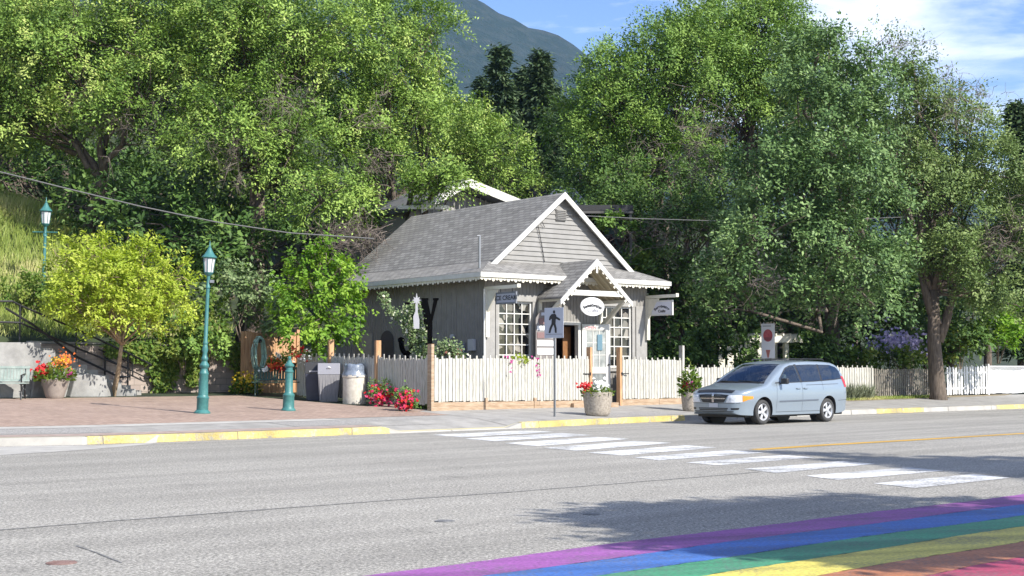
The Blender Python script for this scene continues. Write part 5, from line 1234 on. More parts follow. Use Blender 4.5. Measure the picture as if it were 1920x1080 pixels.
def cast(o, d):
    r = bvh.ray_cast(Vector(o), Vector(d).normalized()); return (r[0], r[1]) if r[0] is not None else (None, None)
def panel(name, lo, up, m, mode, off=.004, nu=22, nv=8, parent=None, th=.003, mirror=False):
    """lo / up: polylines in the projection plane; mode side: (x,z) cast along y; front: (y,z) cast along x; top: (x,y) cast down"""
    def rsmp(P, n):
        L = [0]
        for a, b in zip(P, P[1:]): L.append(L[-1]+math.dist(a, b))
        out = []
        for i in range(n+1):
            t = L[-1]*i/n; j = max(k for k in range(len(L)) if L[k] <= t+1e-9); j = min(j, len(P)-2); f = (t-L[j])/max(1e-9, L[j+1]-L[j]); out.append((P[j][0]+(P[j+1][0]-P[j][0])*f, P[j][1]+(P[j+1][1]-P[j][1])*f))
        return out
    A, Bq = rsmp(lo, nu), rsmp(up, nu); res = []
    for sy in ((-1, 1) if mirror else (-1,)):
        vs = []; ok = True
        for i in range(nu+1):
            for j in range(nv+1):
                f = j/nv; a, b = A[i][0]+(Bq[i][0]-A[i][0])*f, A[i][1]+(Bq[i][1]-A[i][1])*f
                if mode == 'side': p, n_ = cast((a, sy*3, b), (0, -sy, 0)); fb = Vector((a, sy*.9, b))
                elif mode == 'front': p, n_ = cast((-2, -sy*a if mirror else a, b), (1, 0, 0)); fb = Vector((.3, -sy*a if mirror else a, b))
                elif mode == 'rear': p, n_ = cast((7, -sy*a if mirror else a, b), (-1, 0, 0)); fb = Vector((5, a, b))
                else: p, n_ = cast((a, b, 4), (0, 0, -1)); fb = Vector((a, b, 1))
                if p is None: p, n_ = fb, Vector((0, sy, 0))
                if mode == 'side' and n_.y*sy < 0: n_ = -n_
                if mode == 'front' and n_.x > 0: n_ = -n_
                if mode == 'rear' and n_.x < 0: n_ = -n_
                if mode == 'top' and n_.z < 0: n_ = -n_
                vs.append(p + n_*off)
        k = nv+1; mb = MB().add(vs, [(i*k+j, (i+1)*k+j, (i+1)*k+j+1, i*k+j+1) for i in range(nu) for j in range(nv)])
        res.append(mb.build(name, m, parent or van, smooth=40))
    return res
# side glass
panel('pillar_trim', [(2.645, 1.12), (2.755, 1.125)], [(2.555, 1.625), (2.66, 1.63)], plast, 'side', .0025, 4, 10, mirror=True)
panel('pillar_trim', [(3.645, 1.15), (3.735, 1.155)], [(3.645, 1.63), (3.735, 1.63)], plast, 'side', .0025, 4, 10, mirror=True)
panel('belt_trim', [(1.45, 1.10), (2.2, 1.115), (3.3, 1.14), (4.3, 1.18), (4.84, 1.22)], [(1.5, 1.132), (2.2, 1.147), (3.3, 1.175), (4.3, 1.217), (4.80, 1.25)], plast, 'side', .002, 40, 2, mirror=True)
panel('upper_trim', [(1.72, 1.205), (2.12, 1.495), (2.38, 1.57), (3.3, 1.595), (4.3, 1.588), (4.56, 1.525), (4.70, 1.41)], [(1.68, 1.215), (2.10, 1.525), (2.36, 1.60), (3.3, 1.625), (4.3, 1.615), (4.60, 1.55), (4.75, 1.42)], plast, 'side', .002, 50, 2, mirror=True)
panel('front_window', [(1.66, 1.125), (2.66, 1.145)], [(1.70, 1.20), (2.12, 1.50), (2.38, 1.575), (2.56, 1.59)], vglass, 'side', .006, 20, 8, mirror=True)
panel('side_window', [(2.74, 1.15), (3.66, 1.175)], [(2.64, 1.595), (3.66, 1.615)], tint, 'side', .006, 16, 8, mirror=True)
panel('quarter_window', [(3.72, 1.178), (4.78, 1.235)], [(3.72, 1.617), (4.3, 1.60), (4.58, 1.54), (4.72, 1.42)], tint, 'side', .006, 18, 8, mirror=True)
# windscreen on the sloping front
panel('windscreen_seal', [(1.13, -.84), (1.08, -.4), (1.06, 0), (1.08, .4), (1.13, .84)], [(1.265, -.78), (1.205, -.4), (1.185, 0), (1.205, .4), (1.265, .78)], plast, 'top', .003, 24, 4)
panel('windscreen_seal', [(2.075, -.60), (2.055, -.3), (2.045, 0), (2.055, .3), (2.075, .60)], [(2.15, -.64), (2.12, -.3), (2.11, 0), (2.12, .3), (2.15, .64)], plast, 'top', .003, 24, 3)
# seats, dashboard, steering wheel
lin2 = mat('seat cloth', (.10, .11, .12), .9, (.16, .17, .18), 8)
for x in (2.35, 3.25, 4.1):
    for y in (-.42, .42):
        se = MB().box((x, y, 1.08), (.12, .46, .55), rotm(0, .22)).build('seat', lin2, van, bevel=.04); MB().box((x+.09, y, 1.42), (.08, .24, .16), rotm(0, .15)).build('headrest', lin2, se, bevel=.03)
MB().prism([(1.33, .85), (1.62, .85), (1.60, 1.10), (1.36, 1.16)], axz, -.80, .80).build('dashboard', mat('dash grey', (.09, .10, .10), .7), van)
sw_ = MB(); pts_ = [Vector((1.72, -.42, 1.12)) + Vector((-.30*math.sin(a)*.19/.19*.19*1.0, .19*math.cos(a), .17*math.sin(a))) for a in [2*math.pi*i/20 for i in range(21)]]
sw_.path(pts_, .016, 6).tube((1.72, -.42, 1.12), (1.58, -.42, 1.02), .03, n=8).build('steering_wheel', plast, van)
panel('windscreen', [(1.22, -.79), (1.18, -.4), (1.16, 0), (1.18, .4), (1.22, .79)], [(2.10, -.62), (2.08, -.3), (2.07, 0), (2.08, .3), (2.10, .62)], vglass, 'top', .007, 20, 14)
# shut lines, mouldings, handles
def line_side(pts, w_=.007, m=plast, off=.003, name='shut_line'):
    lo = pts; up = [(a+w_, b) for a, b in pts]; return panel(name, lo, up, m, 'side', off, 14, 1, mirror=True)
line_side([(1.50, .34), (1.50, .8), (1.53, 1.10)]); line_side([(2.70, .34), (2.70, 1.12)]); line_side([(3.70, .90), (3.70, 1.16)])
panel('sill_line', [(1.5, .325), (3.6, .325)], [(1.5, .335), (3.6, .335)], plast, 'side', .003, 14, 1, mirror=True)
panel('side_moulding', [(1.62, .60), (3.45, .62)], [(1.62, .635), (3.45, .655)], mat('grey moulding', (.10, .12, .15), .5), 'side', .014, 20, 2, mirror=True)
panel('slide_rail', [(2.9, 1.045), (4.5, 1.07)], [(2.9, 1.057), (4.5, 1.082)], plast, 'side', .003, 20, 1, mirror=True)
for sy in (-1, 1):
    for x in (2.50, 2.84):
        p, n_ = cast((x, sy*3, .96), (0, -sy, 0)); hd = MB().box(p+n_*.025, (.17, .03, .035)).build('door_handle', paint, van, bevel=.01)
    mb = MB(); mb.box((1.72, sy*1.11, 1.165), (.12, .22, .16)); mb.build('door_mirror', plast, van, bevel=.035); MB().bx((1.70, min(sy*.90, sy*1.02), 1.09), (1.78, max(sy*.90, sy*1.02), 1.13)).build('mirror_arm', plast, van)
# front end
chrome = mat('chrome', (.62, .63, .65), .15, metal=.9)
panel('bonnet_deflector', [(.60, .855), (.3, .865), (0, .868), (-.3, .865), (-.60, .855)], [(.62, .905), (.3, .925), (0, .93), (-.3, .925), (-.62, .905)], blackm, 'front', .02, 20, 2)
panel('grille', [(.36, .60), (0, .585), (-.36, .60)], [(.50, .80), (0, .83), (-.50, .80)], blackm, 'front', .005, 20, 6)
panel('grille_bar', [(.42, .690), (-.42, .690)], [(.42, .722), (-.42, .722)], chrome, 'front', .016, 20, 2)
panel('grille_bar', [(.035, .60), (-.035, .60)], [(.035, .825), (-.035, .825)], chrome, 'front', .020, 4, 6)
for i in range(4): panel('grille_slat', [(.40, .628+i*.042), (-.40, .628+i*.042)], [(.40, .634+i*.042), (-.40, .634+i*.042)], mat('dark chrome', (.15, .15, .16), .3), 'front', .010, 16, 1)
panel('headlamp', [(.43, .60), (.70, .60), (.84, .615)], [(.52, .79), (.70, .80), (.84, .79)], lens, 'front', .008, 14, 5, mirror=True)
panel('indicator', [(.845, .62), (.905, .66)], [(.845, .785), (.905, .77)], amber, 'front', .009, 6, 4, mirror=True)
panel('side_indicator', [(.27, .665), (.50, .70)], [(.27, .775), (.50, .765)], amber, 'side', .007, 8, 4, mirror=True)
panel('bumper_line', [(.80, .575), (0, .565), (-.80, .575)], [(.80, .583), (0, .573), (-.80, .583)], plast, 'front', .003, 24, 1)
panel('lower_intake', [(.46, .385), (-.46, .385)], [(.50, .455), (-.50, .455)], blackm, 'front', .005, 18, 3)
panel('intake_bar', [(.48, .417), (-.48, .417)], [(.48, .427), (-.48, .427)], paint, 'front', .010, 18, 1)
panel('fog_recess', [(.60, .40), (.76, .41)], [(.58, .455), (.78, .46)], blackm, 'front', .005, 8, 3, mirror=True)
panel('number_plate', [(.13, .47), (-.17, .47)], [(.13, .575), (-.17, .575)], mat('plate', (.45, .46, .50), .5), 'front', .018, 6, 3)
panel('valance', [(.66, .345), (-.66, .345)], [(.66, .37), (-.66, .37)], plast, 'front', .004, 18, 1)
panel('tail_lamp', [(4.84, .98), (5.0, .98)], [(4.74, 1.30), (4.90, 1.28)], redl, 'side', .008, 8, 8, mirror=True)
panel('rear_bumper_line', [(4.45, .60), (5.06, .62)], [(4.45, .61), (5.06, .63)], plast, 'side', .003, 12, 1, mirror=True)
panel('tailgate_window', [(.70, 1.12), (-.70, 1.12)], [(.58, 1.55), (-.58, 1.55)], tint, 'rear', .006, 14, 6)
# wipers, rack, underbody
MB().path([(1.10, -.75, 1.13), (1.16, -.35, 1.16), (1.17, .05, 1.175)], .012, 5).path([(1.08, -.05, 1.14), (1.14, .35, 1.16), (1.22, .72, 1.16)], .012, 5).build('wipers', blackm, van)
MB().path([(2.5, -.60, 1.74), (2.6, -.62, 1.775), (4.2, -.62, 1.78), (4.3, -.6, 1.74)], .014, 6).path([(2.5, .60, 1.74), (2.6, .62, 1.775), (4.2, .62, 1.78), (4.3, .6, 1.74)], .014, 6).build('roof_rails', plast, van)
mb = MB().bx((.35, -.80, .20), (4.9, .80, .30)).bx((1.6, -.3, .16), (3.4, .3, .22)); mb.build('underbody', blackm, van)
mb = MB()
for x in WX:
    for sy in (-1, 1): mb.tube((x, sy*.585, WR+.01), (x, sy*.60, WR+.01), .41, n=24)
mb.build('wheel_housing', blackm, van)
for x in WX:
    for sy in (-1, 1):
        wh = empty('wheel', (x, sy*.845, WR), 0); wh.parent = van
        def ylathe(prof, n, name, m, par, smooth=40):
            mb = MB().lathe(prof, n=n, cap=(name != 'rim' and name != 'tyre')); mb.v = [(a, sy*c, b) for a, b, c in mb.v]; return mb.build(name, m, par, smooth=smooth)
        ylathe([(.215, -.10), (.30, -.115), (.325, -.10), (WR, -.07), (WR, .06), (.325, .095), (.30, .112), (.235, .108), (.215, .09)], 40, 'tyre', rubber, wh)
        ylathe([(.19, .02), (.215, .02), (.232, .10), (.222, .106), (.205, .085), (.20, .03)], 40, 'rim', alloy, wh)
        ylathe([(.05, .0), (.205, .0), (.205, .012), (.05, .012)], 24, 'brake_disc', mat('brake dark', (.03, .03, .032), .6), wh)
        mb = MB()
        for k in range(5):
            a = 2*math.pi*k/5+.3; pts = [(-.032, .03), (.032, .03), (.052, .21), (-.052, .21)]
            vs = []
            for d in (.055, .085):
                for u, v in pts: vs.append((u*math.cos(a)-v*math.sin(a), sy*(d+.0 if v < .1 else d-.0), u*math.sin(a)+v*math.cos(a)))
            mb.add(vs, FB)
        mb2 = MB().lathe([(.065, .05), (.065, .095), (.03, .105)], n=18); mb2.v = [(a, sy*c, b) for a, b, c in mb2.v]; mb.add(mb2.v, mb2.f)
        mb.build('spokes', alloy, wh, bevel=.008)
# ---------------------------------------------------------------- trees
def gp(px, py, Y): p = at(px, py, Y); p.z = zg(p.x, p.y); return p
K = dict(dens=1.25, spr=4, lps=22, L=.145, W=.068, sub=4, gap=.75)
big = 'large deciduous trees behind the plaza'
tree('deciduous_tree', gp(160, 600, 56), [(130, 60, 190, 130, 53, 3.2), (60, 200, 150, 110, 54, 2.8), (260, 190, 130, 120, 52.5, 2.6), (300, 30, 130, 130, 54, 2.6), (20, 20, 120, 120, 55, 2.5), (-90, 120, 120, 150, 54, 2.6)],
     'huge yellow-green tree filling the upper left corner', L_locust, bark, trunk_r=.28, slen=.95, droop=.35, dead=[(220, 210, 90, 60, 51, 26), (330, 240, 60, 60, 51.5, 16)], deadm=deadm, trunk_top=at(190, 330, 54), **K)
tree('deciduous_tree', gp(470, 560, 55), [(430, 90, 130, 140, 53, 2.8), (440, 260, 110, 110, 51.5, 2.4), (560, 60, 140, 150, 53, 2.8), (540, 290, 90, 110, 50.8, 2.0), (600, 380, 80, 60, 49.8, 1.6)],
     'tall green tree with bare grey twigs left of the shop roof', L_locust, bark, trunk_r=.4, slen=1.1, droop=.45, dead=[(530, 190, 50, 60, 50, 20), (660, 440, 55, 38, 49.0, 70), (690, 215, 40, 40, 51, 10), (430, 290, 40, 50, 49.5, 22)], deadm=deadm, tone_shift=-.12, trunk_top=at(480, 340, 54), **K)
tree('deciduous_tree', gp(720, 520, 60), [(720, 90, 120, 160, 56, 2.6), (740, 230, 120, 100, 55.5, 2.6), (670, 290, 90, 90, 54.5, 2.0), (790, 60, 50, 70, 56.5, 1.4), (660, 400, 50, 45, 52, 1.0), (790, 345, 30, 16, 52.0, .7), (845, 336, 36, 15, 52.5, .8)],
     'tall green tree rising behind the left half of the shop roof', L_locust, bark, trunk_r=.38, slen=1.0, droop=.3, dead=[(700, 300, 30, 40, 52.5, 16)], deadm=deadm, tone_shift=-.08, **K)
tree('deciduous_tree', gp(880, 520, 68), [(850, 260, 90, 90, 62, 2.4), (920, 290, 80, 80, 62, 2.2), (960, 335, 65, 55, 62.5, 1.8), (830, 330, 70, 45, 62.5, 1.6), (790, 300, 50, 70, 62, 1.6)],
     'rounded light green tree stepping down behind the shop ridge', L_locust, bark, trunk_r=.3, slen=.8, droop=.2, L=.15, W=.07, dens=1.25, spr=4, lps=20, sub=4, gap=.6)
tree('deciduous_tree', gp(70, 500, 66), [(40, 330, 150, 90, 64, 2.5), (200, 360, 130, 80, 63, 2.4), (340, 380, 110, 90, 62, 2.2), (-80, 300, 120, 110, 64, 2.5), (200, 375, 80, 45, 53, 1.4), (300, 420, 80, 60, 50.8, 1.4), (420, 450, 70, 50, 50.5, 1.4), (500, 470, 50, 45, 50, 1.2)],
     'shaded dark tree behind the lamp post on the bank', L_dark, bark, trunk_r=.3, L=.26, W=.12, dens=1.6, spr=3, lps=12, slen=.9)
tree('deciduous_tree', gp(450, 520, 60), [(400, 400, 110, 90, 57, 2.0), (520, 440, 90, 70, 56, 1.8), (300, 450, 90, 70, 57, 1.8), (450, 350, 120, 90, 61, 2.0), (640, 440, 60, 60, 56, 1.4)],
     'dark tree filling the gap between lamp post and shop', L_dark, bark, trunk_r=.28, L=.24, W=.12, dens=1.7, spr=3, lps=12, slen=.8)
# shrubs on the bank
def bushpx(name, px, py, rx, rz, Y, label, lm, base=None, **kw):
    c = at(px, py, Y); r = (rx/F*Y, rx/F*Y*.8, rz/F*Y*1.25); z = max(zg(c.x, c.y), c.z-rz/F*Y) if base is None else base
    return bush(name, (c.x, c.y, z), r, label, lm, **kw)
SH = dict(spr=3, lps=10, slen=.45, spread=.07, droop=.2, shell=.5)
for i, (px, py, rx, rz, Y, lb, lm) in enumerate((
    (455, 560, 70, 80, 46.5, 'sage green shrub above the cedar fence', L_sage), (400, 590, 60, 80, 45.5, 'mid green shrub right of the tall lamp post', L_vine), (400, 640, 48, 42, 44.2, 'clipped bright green shrub above the block wall', L_green),
    (520, 580, 60, 60, 46.5, 'sage green shrub behind the maple', L_sage), (345, 640, 55, 60, 45, 'leafy shrub left of the tall lamp post', L_vine), (180, 640, 90, 50, 45.5, 'leafy shrub behind the stair handrail', L_vine),
    (60, 620, 90, 42, 45.0, 'leafy shrub above the cast wall', L_vine), (400, 500, 60, 60, 50, 'mid green shrub behind the lantern of the tall lamp', L_green), (330, 520, 60, 70, 50, 'dark shrub behind the lime tree', L_dark), (280, 610, 70, 50, 45, 'leafy shrub behind the lime tree trunk', L_green))):
    bushpx('shrub', px, py, rx, rz, Y, lb, lm, dens=3.4, L=.15, W=.095, group='shrubs on the bank', **SH)
# vines over the retaining wall
P, Nn, D, T = [], [], [], []
ve = empty('climbing_vine', atn(330, 665, 39.85), 0, 'light green vine trailing down the block wall between lime tree and lamp', 'vine')
o_ = ve.location
for (px, p0, p1, n_) in ((255, 640, 672, 200), (272, 640, 680, 220), (290, 645, 700, 260), (300, 650, 735, 420), (318, 650, 728, 380), (328, 650, 700, 260), (345, 640, 690, 300), (362, 645, 722, 420), (375, 645, 700, 260), (395, 640, 668, 200), (425, 640, 672, 220), (448, 640, 690, 200), (455, 660, 725, 180), (235, 640, 665, 160), (210, 640, 668, 160)):
    for _ in range(n_):
        q = atn(px+rnd.gauss(0, 7), rnd.uniform(p0, p1), 39.8-rnd.random()*.15); P.append(tuple(q-o_)); Nn.append((.5, -.8, .5)); D.append((rnd.gauss(0, .5), rnd.gauss(0, .3), -.6)); T.append(rnd.random())
leaf_object('leaves', np.array(P), np.array(Nn), np.array(D), .14, .10, np.array(T), L_vine, ve)
mb = MB()
for px, p1 in ((300, 735), (318, 728), (362, 720), (345, 690)): mb.path([atn(px+rnd.uniform(-3, 3), y, 39.88)-o_ for y in range(640, p1, 15)], .012, 4)
mb.build('stems', MATS['twig'], ve)
# lime tree on the plaza
lime = gp(219, 742, 39.6); lime = G(217, 743)
Yl = lime.y-.7
tree('lime_tree', lime, [(215, 545, 105, 75, Yl, 1.3), (150, 520, 62, 60, Yl+.2, 1.0), (290, 535, 62, 60, Yl, 1.0), (215, 480, 55, 38, Yl+.1, .8), (128, 568, 36, 38, Yl, .8), (315, 580, 38, 38, Yl-.1, .7), (235, 592, 76, 40, Yl-.3, 1.0), (275, 475, 28, 24, Yl, .5), (180, 462, 22, 26, Yl, .5), (120, 480, 24, 26, Yl, .5), (325, 515, 24, 22, Yl, .5), (175, 608, 45, 26, Yl-.1, .8), (128, 560, 28, 42, Yl-.9, .9), (160, 548, 48, 48, Yl-1.1, .9), (190, 520, 50, 45, Yl-1.1, .9)],
     'small rounded yellow-green tree with thin tan trunk on the plaza', L_lime, barkl, trunk_r=.075, dens=6.2, spr=4, lps=9, slen=.40, spread=.05, droop=.25, L=.12, W=.06, shell=.35, trunk_top=at(229, 640, Yl), twigs=3)
# young maple beside the shop
mp_ = gp(598, 700, 45.5); Ym = 44.2
tree('maple_tree', mp_, [(600, 520, 55, 50, Ym, .9), (560, 570, 50, 40, Ym, .9), (640, 560, 45, 35, Ym, .8), (600, 475, 28, 24, Ym, .5), (575, 620, 50, 28, Ym-.4, .8), (625, 612, 48, 26, Ym-.6, .8), (540, 535, 30, 30, Ym, .6), (655, 520, 22, 26, Ym, .5), (600, 648, 34, 16, Ym-.5, .6), (672, 590, 20, 16, Ym-.5, .4), (560, 490, 18, 22, Ym, .4), (640, 490, 14, 20, Ym, .4)],
     'bright green young maple in front of the left end of the shop', L_bright, bark, trunk_r=.07, dens=4.8, spr=4, lps=9, slen=.46, spread=.045, droop=.5, L=.14, W=.09, shell=.3, up=.0, trunk_top=at(600, 560, Ym), twigs=3)
# conifers in the gap
def conifer(px, pt, pb, wpx, Y, label, n=26, thin=1.0, lm=None):
    b = gp(px, pb, Y); top = at(px, pt, Y); H = top.z-b.z; Rr = wpx/F*Y/2; e = empty('conifer', b, 0, label, 'conifer', 'dark conifers'); P, Nn, D, T = [], [], [], []; mb = MB(); mb.path([(0, 0, -.3), (0, 0, H*.5), (0, 0, H)], [.35, .2, .02], 8); mb.build('trunk', bark, e); mb = MB()
    for i in range(n*7):
        f = rnd.random()**.8; z = H*(.12+.87*f); r = Rr*(1-f)**.8*rnd.uniform(.35, 1.15)+.15; a = rnd.uniform(0, 6.283); dx, dy = math.cos(a), math.sin(a); tip = Vector((dx*r, dy*r, z-.22*r)); mb.path([(0, 0, z), tuple(tip)], [.05, .01], 3)
        m_ = int(110*thin*(.4+r/Rr))
        for _ in range(m_): g = rnd.uniform(.15, 1); P.append((dx*r*g+rnd.gauss(0, .22), dy*r*g+rnd.gauss(0, .22), z-.22*r*g+rnd.gauss(0, .14))); Nn.append((0, 0, 1)); D.append((dx, dy, -.3)); T.append(rnd.random())
    mb.build('boughs', bark, e); leaf_object('crown', np.array(P), np.array(Nn), np.array(D), .42, .13, np.array(T), lm or L_con, e)
conifer(938, 82, 470, 120, 84, 'dark conifer with pointed tip left in the gap below the mountain')
conifer(985, 120, 470, 90, 90, 'middle dark conifer in the gap, partly behind its neighbours')
conifer(1014, 88, 470, 120, 86, 'broad dark conifer right in the gap below the mountain')
conifer(880, 190, 470, 90, 92, 'low dark conifer just right of the big green trees')
conifer(1918, 185, 560, 74, 72, 'dark conifer tip at the right edge of the frame')
conifer(905, 140, 470, 80, 96, 'slender dark conifer at the left of the gap group')
conifer(962, 150, 470, 100, 94, 'shorter dark conifer between two taller ones in the gap')
conifer(1038, 150, 470, 90, 95, 'dark conifer at the right of the gap group')
conifer(1060, 180, 470, 90, 92, 'dark conifer half hidden behind the right-hand trees')
# right-hand trees
K2 = dict(spr=4, lps=20, L=.15, W=.075, dens=1.3, sub=4, gap=.7)
tree('deciduous_tree', gp(1240, 560, 66), [(1170, 180, 110, 110, 63, 2.6), (1260, 120, 110, 100, 63, 2.6), (1110, 250, 80, 90, 63.5, 2.0), (1230, 290, 110, 90, 62.5, 2.4), (1340, 80, 110, 80, 64, 2.6), (1140, 130, 45, 50, 63.5, 1.2), (1300, 40, 80, 40, 65, 1.6), (1100, 330, 60, 60, 63, 1.6)],
     'broad green tree right of the mountain gap', L_green, bark, trunk_r=.4, slen=1.0, droop=.15, dead=[(1330, 235, 60, 60, 60.5, 26), (1210, 300, 60, 60, 60, 14)], deadm=deadm, tone_shift=.1, **K2)
tree('deciduous_tree', gp(1400, 560, 68), [(1430, 60, 120, 70, 66, 2.6), (1480, 130, 100, 90, 66, 2.4), (1400, 200, 100, 90, 66.5, 2.4), (1380, 10, 80, 45, 67, 1.8), (1460, 10, 70, 40, 67, 1.6)],
     'tall green tree topping the skyline right of centre', L_green, bark, trunk_r=.35, slen=.9, droop=.15, tone_shift=.15, **K2)
tree('deciduous_tree', gp(1280, 600, 60), [(1220, 400, 110, 80, 58, 2.2), (1330, 420, 100, 90, 57, 2.2), (1230, 500, 80, 60, 56.5, 1.8), (1340, 330, 90, 70, 59, 2.0), (1130, 390, 60, 45, 61, 1.3), (1160, 320, 70, 60, 61, 1.6)],
     'shaded twiggy tree between shop gable and the dark right-hand tree', L_dark, bark, trunk_r=.3, slen=.8, droop=.2, dead=[(1300, 300, 70, 70, 55.5, 30), (1240, 440, 60, 50, 55, 20)], deadm=deadm, tone_shift=.15, **K2)
tree('deciduous_tree', G(1566, 735), [(1560, 200, 130, 120, 51, 2.6), (1480, 330, 110, 110, 50, 2.6), (1600, 340, 120, 110, 49.5, 2.6), (1440, 450, 110, 90, 49.5, 2.4), (1560, 470, 120, 90, 49, 2.4), (1660, 480, 75, 80, 49.5, 1.8), (1370, 530, 75, 65, 49.5, 1.6), (1640, 575, 80, 55, 49, 1.6), (1500, 560, 80, 55, 49, 1.6), (1540, 95, 80, 60, 51.5, 1.8), (1630, 170, 80, 70, 51, 1.8), (1340, 590, 45, 35, 50, 1.0)],
     'massive dark bluish-green tree overhanging the parked van', L_blue, bark, trunk_r=.42, slen=.7, droop=.3, spr=4, lps=13, L=.16, W=.085, dens=1.5, shell=.5, sub=4, gap=.75, twigs=1, dead=[(1450, 520, 40, 30, 47.5, 6)], deadm=deadm, trunk_top=G(1566, 735)+Vector((-.2, 0, 4.2)))
tk = G(1757, 749)
tree('deciduous_tree', tk, [(1800, 230, 85, 80, 57, 2.2), (1860, 330, 95, 85, 56.5, 2.4), (1770, 340, 90, 90, 56, 2.2), (1900, 450, 90, 80, 56, 2.2), (1800, 450, 90, 80, 55, 2.2), (1730, 210, 60, 80, 57, 1.6), (1720, 130, 38, 50, 57.5, 1.0), (1850, 540, 80, 50, 55, 1.8), (1960, 360, 80, 90, 57, 2.0), (1900, 570, 70, 40, 55.5, 1.6), (1700, 300, 60, 80, 55, 1.4)],
     'olive tree with thick forked brown trunk on the pavement at right', L_olive, bark, trunk_r=.30, slen=.65, droop=.25, spr=4, lps=16, L=.145, W=.072, dens=1.9, shell=.45, sub=4, gap=.6, twigs=1, dead=[(1880, 440, 60, 60, 54, 24), (1800, 200, 50, 50, 55, 16)], deadm=deadm, trunk_top=at(1752, 545, tk.y))
tr_ = [o for o in bpy.data.objects if o.name.startswith('deciduous_tree')][-1]
mb = MB(); b_ = tk
mb.path([at(1760, 640, tk.y)-b_, at(1775, 600, tk.y)-b_, at(1788, 545, tk.y+.3)-b_, at(1800, 480, tk.y+.6)-b_], [.20, .18, .15, .08], 8); mb.path([at(1757, 610, tk.y)-b_, at(1740, 560, tk.y)-b_, at(1725, 500, tk.y)-b_], [.24, .18, .10], 8)
mb.build('fork', bark, bpy.data.objects[[o.name for o in bpy.data.objects if o.get('label', '').startswith('olive tree')][0]], smooth=True)
# thin airy top right
tree('deciduous_tree', gp(1700, 560, 72), [(1720, 110, 50, 45, 70, 1.2), (1690, 190, 80, 70, 70, 1.8), (1760, 200, 70, 60, 70, 1.6), (1840, 200, 40, 30, 70, 1.0), (1640, 90, 60, 50, 70, 1.2), (1850, 300, 60, 50, 70, 1.4)],
     'airy tree with bare twig tips on the right skyline', L_olive, bark, trunk_r=.25, slen=.8, droop=.1, spr=3, lps=9, L=.17, W=.085, dens=1.6, dead=[(1710, 80, 45, 30, 69, 14), (1830, 170, 60, 25, 69, 12), (1780, 140, 40, 30, 69, 10)], deadm=deadm, tone_shift=-.1)
# background trees that close the view under the crowns
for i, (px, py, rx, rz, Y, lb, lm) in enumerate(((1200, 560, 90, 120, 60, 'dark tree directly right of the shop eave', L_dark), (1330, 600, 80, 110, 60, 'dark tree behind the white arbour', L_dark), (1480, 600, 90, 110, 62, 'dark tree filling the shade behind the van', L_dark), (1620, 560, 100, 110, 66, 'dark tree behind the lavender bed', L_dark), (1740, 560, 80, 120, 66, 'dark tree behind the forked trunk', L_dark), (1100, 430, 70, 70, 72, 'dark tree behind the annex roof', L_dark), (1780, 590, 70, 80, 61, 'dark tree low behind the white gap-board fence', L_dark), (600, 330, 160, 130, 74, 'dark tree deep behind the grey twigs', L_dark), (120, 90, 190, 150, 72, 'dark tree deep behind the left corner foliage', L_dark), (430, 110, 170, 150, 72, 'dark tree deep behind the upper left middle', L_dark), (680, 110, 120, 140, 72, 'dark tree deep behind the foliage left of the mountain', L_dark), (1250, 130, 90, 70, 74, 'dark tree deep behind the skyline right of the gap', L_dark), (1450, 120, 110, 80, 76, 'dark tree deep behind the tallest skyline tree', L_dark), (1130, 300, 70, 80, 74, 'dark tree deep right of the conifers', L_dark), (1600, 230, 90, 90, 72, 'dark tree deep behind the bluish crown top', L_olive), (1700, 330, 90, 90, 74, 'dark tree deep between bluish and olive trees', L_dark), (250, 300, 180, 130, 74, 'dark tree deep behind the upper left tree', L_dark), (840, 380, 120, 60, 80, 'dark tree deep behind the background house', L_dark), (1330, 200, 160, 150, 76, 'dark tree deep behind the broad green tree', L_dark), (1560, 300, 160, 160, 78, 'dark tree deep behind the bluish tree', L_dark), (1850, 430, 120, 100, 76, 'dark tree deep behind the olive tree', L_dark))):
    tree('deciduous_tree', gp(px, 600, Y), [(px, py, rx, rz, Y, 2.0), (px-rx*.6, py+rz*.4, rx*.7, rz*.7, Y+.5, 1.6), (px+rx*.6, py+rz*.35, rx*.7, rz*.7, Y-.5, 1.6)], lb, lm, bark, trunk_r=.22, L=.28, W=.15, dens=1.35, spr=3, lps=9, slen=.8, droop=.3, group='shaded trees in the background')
# sunny shrub and lavender on the right
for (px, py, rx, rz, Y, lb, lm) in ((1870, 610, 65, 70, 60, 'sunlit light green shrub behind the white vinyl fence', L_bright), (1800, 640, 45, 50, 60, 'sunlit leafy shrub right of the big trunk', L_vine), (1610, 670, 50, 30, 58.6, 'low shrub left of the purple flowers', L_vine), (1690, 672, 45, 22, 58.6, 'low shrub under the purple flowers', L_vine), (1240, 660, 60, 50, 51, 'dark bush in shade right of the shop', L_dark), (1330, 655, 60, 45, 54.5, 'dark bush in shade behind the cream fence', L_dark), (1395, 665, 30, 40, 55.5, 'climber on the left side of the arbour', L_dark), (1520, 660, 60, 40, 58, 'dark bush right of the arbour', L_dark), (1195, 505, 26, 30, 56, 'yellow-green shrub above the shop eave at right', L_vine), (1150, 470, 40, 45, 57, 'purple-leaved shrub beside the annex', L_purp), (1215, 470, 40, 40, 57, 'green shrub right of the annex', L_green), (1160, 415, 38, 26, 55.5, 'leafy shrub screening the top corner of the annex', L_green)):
    bushpx('shrub', px, py, rx, rz, Y, lb, lm, dens=3.2, L=.17, W=.11, group='shrubs on the right', **SH)
lv = empty('lavender_shrub', gp(1685, 640, 60), 0, 'purple-blue flowering shrub behind the grey gate', 'flowering shrub'); P = []
o_ = lv.location
